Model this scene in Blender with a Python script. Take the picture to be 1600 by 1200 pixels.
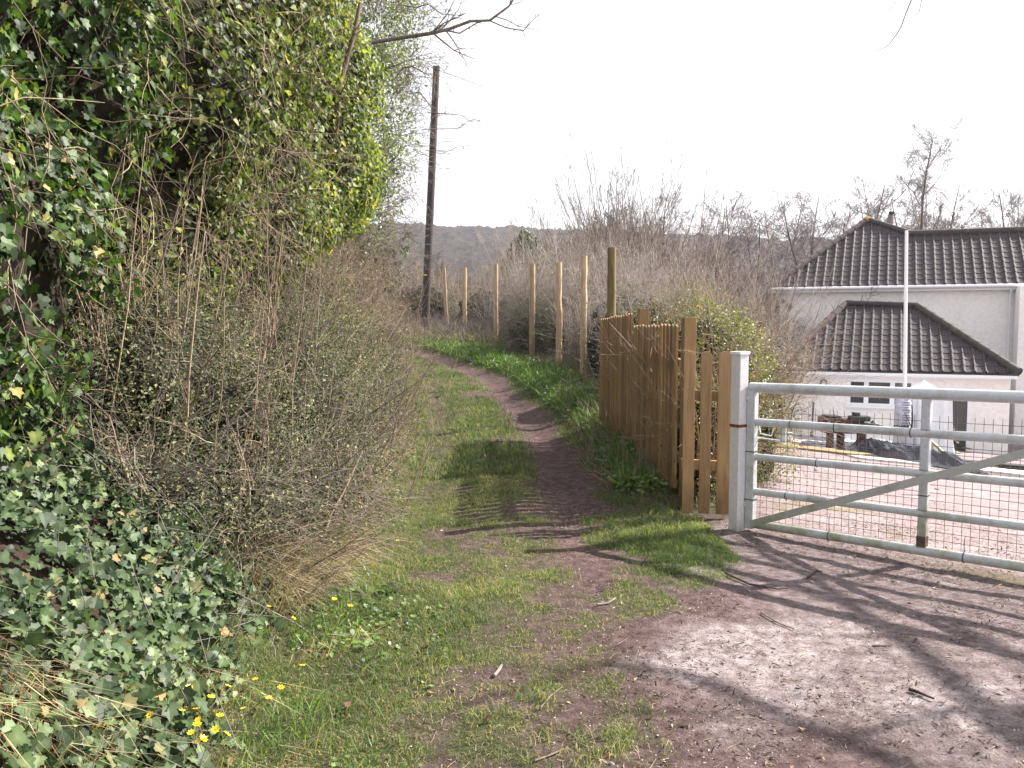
import bpy, math, random
import numpy as np
from mathutils import Vector, Matrix

for o in list(bpy.data.objects):
    bpy.data.objects.remove(o)
scene = bpy.context.scene
C = scene.collection

# ------------------------------------------------------------------ camera, sky, sun, exposure
EYE = 1.55
FPX = 1300.0
PITCH = math.atan(95 / FPX)
cam_d = bpy.data.cameras.new('camera')
cam = bpy.data.objects.new('camera', cam_d)
C.objects.link(cam)
cam.location = (0, 0, EYE)
cam.rotation_euler = (math.radians(90) - PITCH, 0, 0)
cam_d.sensor_width = 36
cam_d.lens = 36 * FPX / 1600
cam_d.clip_start = 0.05
cam_d.clip_end = 4000
scene.camera = cam

SUN_AZ, SUN_EL = math.radians(68), math.radians(38)
world = bpy.data.worlds.new('World')
scene.world = world
world.use_nodes = True
wn = world.node_tree.nodes
wl = world.node_tree.links
bg = wn['Background']
sky = wn.new('ShaderNodeTexSky')
sky.sky_type = 'NISHITA'
sky.sun_disc = False
sky.sun_elevation = SUN_EL
sky.sun_rotation = SUN_AZ
sky.air_density = 1.0
sky.dust_density = 4.0
sky.ozone_density = 1.0
veil = wn.new('ShaderNodeMixRGB')          # thin bright cloud over most of the sky
veil.inputs[2].default_value = (5.2, 5.35, 5.6, 1)
wtc = wn.new('ShaderNodeTexCoord')
wno = wn.new('ShaderNodeTexNoise')
wno.inputs['Scale'].default_value = 1.6
wno.inputs['Detail'].default_value = 5
wmr = wn.new('ShaderNodeMapRange')
wmr.inputs['From Min'].default_value = 0.35
wmr.inputs['From Max'].default_value = 0.7
wmr.inputs['To Min'].default_value = 0.75
wmr.inputs['To Max'].default_value = 0.95
wl.new(wtc.outputs['Generated'], wno.inputs['Vector'])
wl.new(wno.outputs['Fac'], wmr.inputs['Value'])
wl.new(wmr.outputs[0], veil.inputs[0])
wl.new(sky.outputs[0], veil.inputs[1])
wl.new(veil.outputs[0], bg.inputs['Color'])
bg.inputs['Strength'].default_value = 0.095

sun_d = bpy.data.lights.new('sun', 'SUN')
sun = bpy.data.objects.new('sun', sun_d)
C.objects.link(sun)
sun_d.energy = 5.0
sun_d.angle = math.radians(0.53)
sun_d.color = (1.0, 0.94, 0.86)
SUNV = Vector((math.sin(SUN_AZ) * math.cos(SUN_EL), math.cos(SUN_AZ) * math.cos(SUN_EL), math.sin(SUN_EL)))
sun.rotation_euler = SUNV.to_track_quat('Z', 'Y').to_euler()

scene.view_settings.view_transform = 'Standard'
scene.view_settings.look = 'None'
scene.view_settings.gamma = 1
scene.view_settings.exposure = 1.53
scene.cycles.max_bounces = 6
scene.cycles.diffuse_bounces = 3
scene.cycles.transparent_max_bounces = 6

# ------------------------------------------------------------------ noise
_prm = np.random.RandomState(7).permutation(4096)
_val = np.random.RandomState(8).rand(4096)

def _h(ix, iy):
    return _val[_prm[(ix + _prm[iy & 4095]) & 4095]]

def vnoise(x, y):
    x = np.asarray(x, float); y = np.asarray(y, float)
    ix = np.floor(x).astype(int); iy = np.floor(y).astype(int)
    fx = x - ix; fy = y - iy
    fx = fx * fx * (3 - 2 * fx); fy = fy * fy * (3 - 2 * fy)
    a = _h(ix, iy); b = _h(ix + 1, iy); c = _h(ix, iy + 1); d = _h(ix + 1, iy + 1)
    return (a * (1 - fx) + b * fx) * (1 - fy) + (c * (1 - fx) + d * fx) * fy

def fbm(x, y, o=4):
    s = 0; a = 0.5; t = 0
    for i in range(o):
        s = s + a * vnoise(x * 2 ** i + 17.3 * i, y * 2 ** i + 5.1 * i); t += a; a *= 0.5
    return s / t

def sstep(a, b, x):
    t = np.clip((x - a) / (b - a), 0, 1)
    return t * t * (3 - 2 * t)

# ------------------------------------------------------------------ terrain
HX, HY = 1.785, 6.14                        # gate hinge
GD = np.array([0.7206, -0.6934]); GD = GD / np.linalg.norm(GD)
GN = np.array([-GD[1], GD[0]])             # towards the yard

def rut_x(y):
    return np.interp(y, [0, 3, 5.1, 6.8, 9.4, 12.4, 16.7, 22.5, 27, 34], [0.45, 0.42, 0.42, 0.47, 0.43, 0.1, -0.5, -2.4, -5.2, -10])

def edge_x(y):
    return np.interp(y, [0, 3, 4, 7.6, 11, 15, 19, 22.5, 27, 34], [-0.75, -0.82, -0.9, -1.2, -1.45, -1.8, -2.8, -4.2, -7.5, -13])

def terrain(x, y):
    x = np.asarray(x, float); y = np.asarray(y, float)
    rise = 0.045 * np.clip(y - 6.5, 0, 33)
    bank = sstep(0, 1, (edge_x(y) - x) / 1.7) * 0.85
    rx = rut_x(y)
    rf = sstep(5.0, 8.0, y)
    ruts = -0.06 * np.exp(-((x - rx) / 0.22) ** 2) * rf - 0.03 * np.exp(-((x - rx + 1.25) / 0.22) ** 2) * rf
    verge = 0.14 * sstep(0.35, 0.9, x - rx) * sstep(7.0, 9.0, y)
    left = rise + bank + ruts + verge
    s = GN[0] * (x - HX) + GN[1] * (y - HY)
    yard = -0.108 * np.clip(s - 0.4, 0, 23)
    xb = 1.62 + 0.12 * np.clip(y - 15, 0, 60)
    w = sstep(xb, xb + 2.4 + 0.12 * np.clip(y - 9, 0, 60), x)
    z = left * (1 - w) + yard * w
    far = sstep(48, 110, y)
    z = z * (1 - far) + (-6) * far
    near = 1 - sstep(30, 45, y)
    z = z + (0.04 * (fbm(x * 0.8, y * 0.8, 2) - 0.5) + 0.022 * (1 - 0.7 * sstep(0.0, 1.0, s) * (x > 1.6)) * (fbm(x * 6, y * 6, 3) - 0.5)) * near
    return z

def Z(x, y):
    return float(terrain(x, y))

def at(px, py, Y):
    """the point at distance Y ahead that lies in direction (px, py)"""
    u = (px - 800) / FPX; v = (600 - py) / FPX
    d = Vector((u, math.cos(PITCH) + v * math.sin(PITCH), -math.sin(PITCH) + v * math.cos(PITCH)))
    d = d * (Y / d.y)
    return Vector((d.x, Y, EYE + d.z))

def ground_at(px, py):
    lo, hi = 1.0, 60.0
    y = lo
    while y < hi:
        p = at(px, py, y)
        if p.z < Z(p.x, p.y):
            break
        y += 0.1
    a_, b_ = y - 0.1, y
    for _ in range(14):
        m_ = (a_ + b_) / 2; p = at(px, py, m_)
        if p.z < Z(p.x, p.y): b_ = m_
        else: a_ = m_
    p = at(px, py, b_)
    return Vector((p.x, p.y, Z(p.x, p.y)))

def grass_cover(x, y):
    """how green the ground is, 0..1"""
    n = fbm(x * 2.2 + 3, y * 2.2, 4)
    n2 = fbm(x * 7, y * 7 + 9, 3)
    rx = rut_x(y)
    d = x - rx
    # left of the right hand rut
    lft = sstep(-0.06, -0.36, d + 0.4 * (n - 0.5) - 0.25 * sstep(6.0, 4.0, y))
    mid = sstep(0.38, 0.66, n * 0.7 + n2 * 0.42 + 0.16 * sstep(-0.5, -1.3, d))
    g = lft * (0.10 + 0.90 * mid)
    # weaker on the left hand rut
    g = g * (1 - 0.6 * np.exp(-((d + 1.2) / 0.2) ** 2) * sstep(6, 8, y))
    # verge on the right
    rv = sstep(0.22, 0.45, d + 0.3 * (n - 0.5)) * sstep(6.0, 6.9, y)
    patch = np.exp(-(((x - 1.05) / 0.62) ** 2 + ((y - 6.0) / 1.15) ** 2) ** 1.5)
    patch2 = 0.8 * np.exp(-(((x - 0.72) / 0.3) ** 2 + ((y - 4.6) / 0.5) ** 2))
    g = np.maximum(g, rv * (0.45 + 0.55 * sstep(0.38, 0.6, n * 0.6 + n2 * 0.4)))
    g = np.maximum(g, sstep(0.35, 0.8, patch * (1.5 * n + 1.3 * n2 - 0.25)))
    g = np.maximum(g, 0.7 * sstep(0.4, 0.6, patch2 * (0.4 + 1.1 * n2)))
    s = GN[0] * (x - HX) + GN[1] * (y - HY)
    inside = sstep(1.75, 2.2, x) * sstep(-0.2, 0.1, s)
    return g * (1 - inside)

# ------------------------------------------------------------------ mesh making
def mk(name, V, loops, totals, mat, parent=None, attr=None, smooth=False, fattr=None, loc=None):
    me = bpy.data.meshes.new(name)
    V = np.ascontiguousarray(V, dtype=np.float32)
    loops = np.ascontiguousarray(loops, dtype=np.int32).ravel()
    totals = np.ascontiguousarray(totals, dtype=np.int32).ravel()
    me.vertices.add(len(V)); me.vertices.foreach_set('co', V.ravel())
    me.loops.add(len(loops)); me.loops.foreach_set('vertex_index', loops)
    st = np.zeros(len(totals), np.int32); st[1:] = np.cumsum(totals)[:-1]
    me.polygons.add(len(totals)); me.polygons.foreach_set('loop_start', st)
    me.polygons.foreach_set('use_smooth', np.full(len(totals), bool(smooth)))
    if attr:
        for k, a in attr.items():
            at_ = me.attributes.new(k, 'FLOAT', 'POINT'); at_.data.foreach_set('value', np.ascontiguousarray(a, np.float32))
    if fattr:
        for k, a in fattr.items():
            at_ = me.attributes.new(k, 'FLOAT', 'FACE'); at_.data.foreach_set('value', np.ascontiguousarray(a, np.float32))
    me.update(calc_edges=True)
    if mat is not None:
        me.materials.append(mat)
    o = bpy.data.objects.new(name, me)
    C.objects.link(o)
    if parent is not None:
        o.parent = parent
        V0 = parent.get('_o')
    return o

def link(name, me, parent=None):
    o = bpy.data.objects.new(name, me); C.objects.link(o)
    if parent is not None:
        o.parent = parent
    return o

def thing(name, label, cat, loc=(0, 0, 0), group=None):
    o = bpy.data.objects.new(name, None); C.objects.link(o)
    o.location = loc
    o.empty_display_size = 0.2
    o['label'] = label; o['category'] = cat
    if group: o['group'] = group
    return o

def tag(o, label=None, cat=None, group=None, kind=None):
    if label: o['label'] = label
    if cat: o['category'] = cat
    if group: o['group'] = group
    if kind: o['kind'] = kind
    return o

def copy_tree(o, parent=None):
    c = o.copy(); C.objects.link(c)
    if parent is not None: c.parent = parent
    for ch in list(o.children):
        copy_tree(ch, c)
    return c

def rel(P, root):
    """world coordinates into the frame of an unrotated root"""
    return P - np.array(root.location[:])

class MB:
    """collects boxes, prisms and tubes into one mesh"""
    def __init__(s):
        s.V = []; s.L = []; s.T = []; s.n = 0
    def raw(s, V, F):
        V = np.asarray(V, float)
        s.V.append(V)
        for f in F:
            s.L.extend([i + s.n for i in f]); s.T.append(len(f))
        s.n += len(V)
        return s
    def box(s, c, size, rz=0, M=None):
        hx, hy, hz = size[0] / 2, size[1] / 2, size[2] / 2
        P = np.array([[sx * hx, sy * hy, sz * hz] for sz in (-1, 1) for sy in (-1, 1) for sx in (-1, 1)])
        if M is not None:
            P = P @ np.array(M).T
        if rz:
            c_, s_ = math.cos(rz), math.sin(rz)
            P = P @ np.array([[c_, -s_, 0], [s_, c_, 0], [0, 0, 1]]).T
        P = P + np.array(c)
        return s.raw(P, [(0, 2, 3, 1), (4, 5, 7, 6), (0, 1, 5, 4), (2, 6, 7, 3), (0, 4, 6, 2), (1, 3, 7, 5)])
    def bar(s, a, b, w, h, up=(0, 0, 1)):
        """a rectangular bar from a to b, w across, h along up"""
        a = Vector(a); b = Vector(b); d = (b - a).normalized(); up = Vector(up)
        x = d.cross(up)
        if x.length < 1e-4: x = Vector((1, 0, 0))
        x.normalize(); z = x.cross(d)
        P = []
        for e in (a, b):
            for sx, sz in ((-1, -1), (1, -1), (1, 1), (-1, 1)):
                P.append(e + x * (sx * w / 2) + z * (sz * h / 2))
        return s.raw([tuple(p) for p in P], [(0, 1, 2, 3), (7, 6, 5, 4), (0, 4, 5, 1), (1, 5, 6, 2), (2, 6, 7, 3), (3, 7, 4, 0)])
    def tube(s, pts, rad, m=10, caps=True):
        pts = [Vector(p) for p in pts]
        if not hasattr(rad, '__len__'): rad = [rad] * len(pts)
        ring = []
        V = []; F = []
        prev = None
        for i, p in enumerate(pts):
            d = (pts[min(i + 1, len(pts) - 1)] - pts[max(i - 1, 0)]).normalized()
            if prev is None:
                ref = Vector((0, 0, 1)) if abs(d.z) < 0.9 else Vector((1, 0, 0))
                x = d.cross(ref).normalized()
            else:
                x = (prev - d * prev.dot(d)).normalized()
            prev = x
            y = d.cross(x)
            for k in range(m):
                a = 2 * math.pi * k / m
                V.append(tuple(p + (x * math.cos(a) + y * math.sin(a)) * rad[i]))
        for i in range(len(pts) - 1):
            for k in range(m):
                k2 = (k + 1) % m
                F.append((i * m + k, i * m + k2, (i + 1) * m + k2, (i + 1) * m + k))
        if caps:
            F.append(tuple(range(m - 1, -1, -1)))
            F.append(tuple((len(pts) - 1) * m + k for k in range(m)))
        return s.raw(V, F)
    def lathe(s, prof, c=(0, 0, 0), m=16):
        V = []; F = []
        for r, z in prof:
            for k in range(m):
                a = 2 * math.pi * k / m
                V.append((c[0] + r * math.cos(a), c[1] + r * math.sin(a), c[2] + z))
        for i in range(len(prof) - 1):
            for k in range(m):
                k2 = (k + 1) % m
                F.append((i * m + k, i * m + k2, (i + 1) * m + k2, (i + 1) * m + k))
        F.append(tuple(range(m - 1, -1, -1)))
        F.append(tuple((len(prof) - 1) * m + k for k in range(m)))
        return s.raw(V, F)
    def build(s, name, mat, parent=None, smooth=False, bevel=0.0):
        V = np.concatenate(s.V)
        if parent is not None and '_abs' not in parent:
            V = V - np.array(parent['_off'][:] if '_off' in parent else parent.location[:])
        o = mk(name, V, s.L, s.T, mat, parent, smooth=False)
        if smooth:
            me = o.data
            me.polygons.foreach_set('use_smooth', np.ones(len(me.polygons), bool))
            me.set_sharp_from_angle(angle=math.radians(40))
        if bevel:
            b = o.modifiers.new('bevel', 'BEVEL'); b.width = bevel; b.segments = 2; b.limit_method = 'ANGLE'
        return o

def tubes_mesh(sets, m_list):
    """sets: list of (P[N,K+1,3], R[N,K+1]) -> V, quads, v"""
    Vs = []; Ls = []; n = 0; vs = []
    for (P, R), m in zip(sets, m_list):
        N, K1, _ = P.shape
        if N == 0: continue
        D = P[:, -1] - P[:, 0]
        D /= np.linalg.norm(D, axis=1, keepdims=True) + 1e-9
        ref = np.where(np.abs(D[:, 2:3]) < 0.8, np.array([[0, 0, 1.0]]), np.array([[1.0, 0, 0]]))
        X = np.cross(D, ref); X /= np.linalg.norm(X, axis=1, keepdims=True) + 1e-9
        Y = np.cross(D, X)
        a = np.arange(m) * 2 * np.pi / m
        ring = X[:, None, :] * np.cos(a)[None, :, None] + Y[:, None, :] * np.sin(a)[None, :, None]
        V = P[:, :, None, :] + ring[:, None, :, :] * R[:, :, None, None]
        idx = np.arange(N * K1 * m).reshape(N, K1, m) + n
        k2 = (np.arange(m) + 1) % m
        q = np.stack([idx[:, :-1, :], idx[:, :-1][:, :, k2], idx[:, 1:][:, :, k2], idx[:, 1:, :]], -1)
        Vs.append(V.reshape(-1, 3)); Ls.append(q.reshape(-1, 4)); n += N * K1 * m
        vs.append(np.repeat(np.random.rand(N), K1 * m))
    V = np.concatenate(Vs); L = np.concatenate(Ls); v = np.concatenate(vs)
    return V, L, v

def twigs(name, sets, ms, mat, parent=None):
    V, L, v = tubes_mesh(sets, ms)
    if parent is not None:
        V = V - np.array(parent.location[:])
    return mk(name, V, L, np.full(len(L), 4), mat, parent, attr={'v': v}, smooth=True)

def grow(rng, S, D, Ln, r0, r1, K=5, wander=0.15, up=0.0, target=None):
    """S[N,3] starts, D[N,3] directions, Ln[N] lengths"""
    N = len(S)
    P = np.zeros((N, K + 1, 3)); P[:, 0] = S
    D = D / (np.linalg.norm(D, axis=1, keepdims=True) + 1e-9)
    for k in range(K):
        D = D + rng.normal(0, wander, (N, 3)) + np.array([0, 0, up])
        D /= np.linalg.norm(D, axis=1, keepdims=True) + 1e-9
        P[:, k + 1] = P[:, k] + D * (Ln / K)[:, None]
    t = np.linspace(0, 1, K + 1)[None, :]
    R = np.asarray(r0)[:, None] * (1 - t) + np.asarray(r1)[:, None] * t
    return P, R

def sprout(rng, PR, n, t0, t1, ang, lenr, K=4, wander=0.15, up=0.0, rr=0.6, rend=0.25, lmin=0.0, taper=0.5):
    P, R = PR
    N, K1, _ = P.shape
    idx = np.repeat(np.arange(N), n)
    M = len(idx)
    t = (t0 + (t1 - t0) * rng.rand(M)) * (K1 - 1)
    i = np.minimum(t.astype(int), K1 - 2); f = (t - i)[:, None]
    S = P[idx, i] * (1 - f) + P[idx, i + 1] * f
    rad = R[idx, i] * (1 - f[:, 0]) + R[idx, i + 1] * f[:, 0]
    D = P[idx, i + 1] - P[idx, i]; D /= np.linalg.norm(D, axis=1, keepdims=True) + 1e-9
    Q = rng.normal(0, 1, (M, 3)); Q -= D * (Q * D).sum(1, keepdims=True); Q /= np.linalg.norm(Q, axis=1, keepdims=True) + 1e-9
    a = np.radians(ang) * (0.7 + 0.6 * rng.rand(M))[:, None]
    D2 = D * np.cos(a) + Q * np.sin(a)
    plen = np.linalg.norm(P[:, 1:] - P[:, :-1], axis=2).sum(1)[idx]
    Ln = plen * lenr * (0.55 + 0.7 * rng.rand(M)) * (1 - taper * t / (K1 - 1)) + lmin
    r0 = rad * rr
    return grow(rng, S, D2, Ln, r0, r0 * rend, K, wander, up)

def pts_on(rng, PR, n, t0=0.2, t1=1.0):
    P, R = PR
    N, K1, _ = P.shape
    idx = rng.randint(0, N, n)
    t = (t0 + (t1 - t0) * rng.rand(n)) * (K1 - 1)
    i = np.minimum(t.astype(int), K1 - 2); f = (t - i)[:, None]
    return P[idx, i] * (1 - f) + P[idx, i + 1] * f

# leaf templates: verts (x across, y to the tip, z along the normal), faces
def ivy_leaf():
    o = [(0, 0.0), (0.22, -0.08), (0.5, 0.1), (0.34, 0.34), (0.42, 0.62), (0.17, 0.66), (0, 1.0)]
    V = [(0, 0.35, 0.0)]
    pts = o + [(-x, y) for x, y in reversed(o[1:-1])]
    for x, y in pts:
        V.append((x, y, 0.16 * abs(x) - 0.12 * max(y - 0.3, 0) ** 1.0))
    n = len(pts)
    F = [(0, 1 + k, 1 + (k + 1) % n) for k in range(n)]
    return np.array(V), F
def heart_leaf():
    o = [(0, 0.0), (0.3, -0.06), (0.44, 0.25), (0.3, 0.62), (0, 1.0)]
    pts = o + [(-x, y) for x, y in reversed(o[1:-1])]
    V = [(x, y, 0.2 * abs(x) - 0.1 * y * y) for x, y in pts]
    F = [(0, 1, 2, 3, 4), (0, 4, 5, 6, 7)]
    return np.array(V), F
def oval_leaf():
    V = [(0, 0, 0), (0.27, 0.4, 0.07), (0, 1, -0.05), (-0.27, 0.4, 0.07)]
    return np.array(V, float), [(0, 1, 2), (0, 2, 3)]
def lance_leaf():
    V = [(0, 0, 0), (0.11, 0.35, 0.03), (0, 1, -0.12), (-0.11, 0.35, 0.03)]
    return np.array(V, float), [(0, 1, 2), (0, 2, 3)]
def celandine_leaf():
    n = 10
    V = [(0.48 * math.sin(2 * math.pi * k / n) * (1 if k else 0), 0.5 - 0.48 * math.cos(2 * math.pi * k / n) + (0.14 if k == 0 else 0), 0.05 * (k % 2)) for k in range(n)]
    return np.array(V), [tuple(range(n))]

def leaves(name, P, Nn, size, mat, tmpl, rng, parent=None, tip=None, tilt=0.5, shade=None):
    n = len(P)
    TV, TF = tmpl
    N_ = Nn + rng.normal(0, tilt, (n, 3)); N_ /= np.linalg.norm(N_, axis=1, keepdims=True) + 1e-9
    T = (np.array([[0, 0, -1.0]]) if tip is None else tip) + rng.normal(0, 0.7, (n, 3))
    T = T - N_ * (T * N_).sum(1, keepdims=True); T /= np.linalg.norm(T, axis=1, keepdims=True) + 1e-9
    X = np.cross(T, N_)
    s = size * (0.55 + 0.75 * rng.rand(n)) if not hasattr(size, '__len__') else size
    V = (TV[None, :, 0, None] * X[:, None] + TV[None, :, 1, None] * T[:, None] + TV[None, :, 2, None] * N_[:, None]) * s[:, None, None] + P[:, None]
    k = len(TV)
    flat = np.concatenate([np.array(f) for f in TF]); tot = np.array([len(f) for f in TF])
    L = (flat[None] + (np.arange(n) * k)[:, None]).ravel()
    v = rng.rand(n)
    if shade is not None: v = np.clip(v * 0.6 + shade * 0.4, 0, 1)
    V = V.reshape(-1, 3)
    if parent is not None: V = V - np.array(parent.location[:])
    cc = np.zeros(k); cc[0] = 1.0
    if k < 9: cc[0] = 0.6
    return mk(name, V, L, np.tile(tot, n), mat, parent, attr={'v': np.repeat(v, k), 'c': np.tile(cc, n)})

def blades(name, X, Y, Hh, mat, rng, parent=None, w=0.004, bend=0.5, Zz=None, v=None, dirs=None):
    n = len(X)
    Zz = terrain(X, Y) - 0.005 if Zz is None else Zz
    a = rng.rand(n) * 2 * np.pi
    if dirs is not None: a = dirs + rng.normal(0, 0.6, n)
    dx, dy = np.cos(a), np.sin(a)
    b = bend * (0.3 + rng.rand(n)) * Hh
    ww = w * (0.6 + 0.8 * rng.rand(n))
    fa = rng.rand(n) * 2 * np.pi
    sx, sy = np.cos(fa) * ww, np.sin(fa) * ww
    B = np.stack([X, Y, Zz], 1)
    side = np.stack([sx, sy, np.zeros(n)], 1)
    d = np.stack([dx, dy, np.zeros(n)], 1)
    up = np.array([[0, 0, 1.0]])
    M1 = B + up * (Hh * 0.55)[:, None] + d * (b * 0.35)[:, None]
    fl = np.clip(1 - 0.5 * (b / Hh) ** 2, 0.25, 1)
    Tp = B + up * (Hh * fl)[:, None] + d * (b * 1.15)[:, None]
    V = np.stack([B - side, B + side, M1 + side * 0.8, M1 - side * 0.8, Tp], 1).reshape(-1, 3)
    if parent is not None: V = V - np.array(parent.location[:])
    base = (np.arange(n) * 5)[:, None]
    L = (np.array([[0, 1, 2, 3, 3, 2, 4]]) + base).ravel()
    v = rng.rand(n) if v is None else v
    return mk(name, V, L, np.tile([4, 3], n), mat, parent, attr={'v': np.repeat(v, 5)})

# ------------------------------------------------------------------ materials
def mat(name, col=(0.5, 0.5, 0.5), rough=0.8, spec=0.3, metal=0.0):
    m = bpy.data.materials.new(name); m.use_nodes = True
    b = m.node_tree.nodes['Principled BSDF']
    b.inputs['Base Color'].default_value = (*col, 1)
    b.inputs['Roughness'].default_value = rough
    b.inputs['Specular IOR Level'].default_value = spec
    b.inputs['Metallic'].default_value = metal
    return m

def ramp(nt, fac, stops):
    r = nt.nodes.new('ShaderNodeValToRGB')
    e = r.color_ramp.elements
    while len(e) < len(stops): e.new(0.5)
    for i, (p, c) in enumerate(stops):
        e[i].position = p; e[i].color = (*c, 1)
    nt.links.new(fac, r.inputs[0])
    return r.outputs[0]

def noise(nt, scale, detail=5, vec=None, rough=0.6, stretch=None):
    n = nt.nodes.new('ShaderNodeTexNoise')
    n.inputs['Scale'].default_value = scale; n.inputs['Detail'].default_value = detail
    n.inputs['Roughness'].default_value = rough
    tc = nt.nodes.new('ShaderNodeTexCoord')
    src = tc.outputs['Object']
    if stretch:
        mp = nt.nodes.new('ShaderNodeMapping'); mp.inputs['Scale'].default_value = stretch
        nt.links.new(src, mp.inputs[0]); src = mp.outputs[0]
    nt.links.new(src, n.inputs['Vector'])
    return n.outputs['Fac']

def mixc(nt, f, a, b, mode='MIX'):
    m = nt.nodes.new('ShaderNodeMixRGB'); m.blend_type = mode
    for i, s in ((0, f), (1, a), (2, b)):
        if isinstance(s, (int, float)): m.inputs[i].default_value = s
        elif isinstance(s, tuple): m.inputs[i].default_value = (*s, 1)
        else: nt.links.new(s, m.inputs[i])
    return m.outputs[0]

def bump(nt, h, strength, dist=0.02):
    b = nt.nodes.new('ShaderNodeBump'); b.inputs['Strength'].default_value = strength; b.inputs['Distance'].default_value = dist
    nt.links.new(h, b.inputs['Height'])
    nt.links.new(b.outputs[0], nt.nodes['Principled BSDF'].inputs['Normal'])

def attrib(nt, name='v'):
    a = nt.nodes.new('ShaderNodeAttribute'); a.attribute_name = name
    return a.outputs['Fac']

def leafmat(name, stops, rough=0.45, trans=0.3, spec=0.5, tcol=(0.35, 0.5, 0.08), rot=None):
    m = mat(name, rough=rough, spec=spec)
    nt = m.node_tree; b = nt.nodes['Principled BSDF']; out = nt.nodes['Material Output']
    c = ramp(nt, attrib(nt), stops)
    nf = ramp(nt, noise(nt, 2.0, 4), [(0.35, (0, 0, 0)), (0.65, (1, 1, 1))])
    c = mixc(nt, nf, mixc(nt, 1.0, c, (0.66, 0.72, 0.72), 'MULTIPLY'), mixc(nt, 1.0, c, (1.28, 1.22, 1.1), 'MULTIPLY'))
    c = mixc(nt, attrib(nt, 'c'), c, mixc(nt, 1.0, c, (1.55, 1.5, 1.5), 'MULTIPLY'))
    nt.links.new(c, b.inputs['Base Color'])
    if trans > 0:
        t = nt.nodes.new('ShaderNodeBsdfTranslucent')
        tc = mixc(nt, 1.0, c, (2.2, 2.4, 1.1), 'MULTIPLY')
        nt.links.new(tc, t.inputs[0])
        mx = nt.nodes.new('ShaderNodeMixShader'); mx.inputs[0].default_value = trans
        nt.links.new(b.outputs[0], mx.inputs[1]); nt.links.new(t.outputs[0], mx.inputs[2])
        nt.links.new(mx.outputs[0], out.inputs[0])
    return m

def barkmat(name, c1, c2, scale=12, stretch=(1, 1, 0.3), bs=0.4, vmix=True, rough=0.9):
    m = mat(name, rough=rough, spec=0.15)
    nt = m.node_tree
    n = noise(nt, scale, 6, stretch=stretch)
    c = ramp(nt, n, [(0.3, c1), (0.7, c2)])
    if vmix:
        c = mixc(nt, attrib(nt), mixc(nt, 1.0, c, (0.65, 0.65, 0.68), 'MULTIPLY'), mixc(nt, 1.0, c, (1.3, 1.25, 1.2), 'MULTIPLY'))
    nt.links.new(c, nt.nodes['Principled BSDF'].inputs['Base Color'])
    bump(nt, n, bs, 0.01)
    return m

M = {}
M['ivy'] = leafmat('ivy_leaf', [(0, (0.010, 0.02, 0.008)), (0.5, (0.028, 0.058, 0.014)), (0.85, (0.065, 0.11, 0.03)), (0.97, (0.12, 0.15, 0.045)), (1, (0.26, 0.2, 0.07))], rough=0.5, trans=0.22, spec=0.28)  # leaf colours darkened in place of tree shade on the near ivy
M['ivy_bright'] = leafmat('ivy_leaf_bright', [(0, (0.025, 0.038, 0.011)), (0.4, (0.075, 0.105, 0.026)), (0.8, (0.165, 0.20, 0.055)), (0.96, (0.28, 0.29, 0.07)), (1, (0.42, 0.3, 0.06))], rough=0.5, trans=0.35, spec=0.28)
M['ivy_olive'] = leafmat('ivy_leaf_olive', [(0, (0.015, 0.022, 0.009)), (0.5, (0.055, 0.08, 0.02)), (0.85, (0.13, 0.165, 0.045)), (1, (0.27, 0.25, 0.08))], rough=0.52, trans=0.28, spec=0.25)
M['ivy_ground'] = leafmat('ivy_leaf_ground', [(0, (0.012, 0.022, 0.010)), (0.45, (0.034, 0.058, 0.023)), (0.8, (0.07, 0.108, 0.044)), (0.95, (0.12, 0.155, 0.075)), (1, (0.2, 0.13, 0.06))], rough=0.52, trans=0.15, spec=0.27)
M['privet'] = leafmat('small_leaf', [(0, (0.03, 0.038, 0.022)), (0.5, (0.07, 0.085, 0.05)), (0.85, (0.15, 0.16, 0.10)), (1, (0.27, 0.23, 0.11))], rough=0.6, trans=0.2, spec=0.22)
M['shrub'] = leafmat('shrub_leaf', [(0, (0.04, 0.052, 0.02)), (0.5, (0.09, 0.11, 0.04)), (0.82, (0.16, 0.18, 0.065)), (1, (0.28, 0.15, 0.06))], rough=0.45, trans=0.3, spec=0.4)
M['tree_leaf'] = leafmat('greyish_leaf', [(0, (0.06, 0.075, 0.04)), (0.6, (0.13, 0.16, 0.08)), (1, (0.24, 0.27, 0.14))], rough=0.4, trans=0.3, spec=0.5)
M['bramble'] = leafmat('bramble_leaf', [(0, (0.03, 0.045, 0.025)), (0.6, (0.06, 0.09, 0.04)), (1, (0.13, 0.16, 0.08))], rough=0.5, trans=0.2)
M['grass'] = leafmat('grass_blade', [(0, (0.04, 0.07, 0.025)), (0.35, (0.08, 0.125, 0.045)), (0.6, (0.13, 0.165, 0.07)), (0.74, (0.26, 0.225, 0.13)), (1, (0.42, 0.35, 0.23))], rough=0.55, trans=0.3, spec=0.3)
M['lush'] = leafmat('verge_leaf', [(0, (0.045, 0.08, 0.022)), (0.6, (0.095, 0.16, 0.042)), (1, (0.17, 0.25, 0.08))], rough=0.4, trans=0.3)
M['straw'] = leafmat('dry_grass', [(0, (0.16, 0.11, 0.07)), (0.5, (0.33, 0.25, 0.16)), (0.9, (0.5, 0.42, 0.29)), (1, (0.2, 0.22, 0.07))], rough=0.7, trans=0.2, spec=0.2)
M['dead'] = leafmat('dead_leaf', [(0, (0.10, 0.055, 0.035)), (0.5, (0.22, 0.13, 0.08)), (1, (0.42, 0.3, 0.2))], rough=0.7, trans=0.1, spec=0.2)
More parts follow.
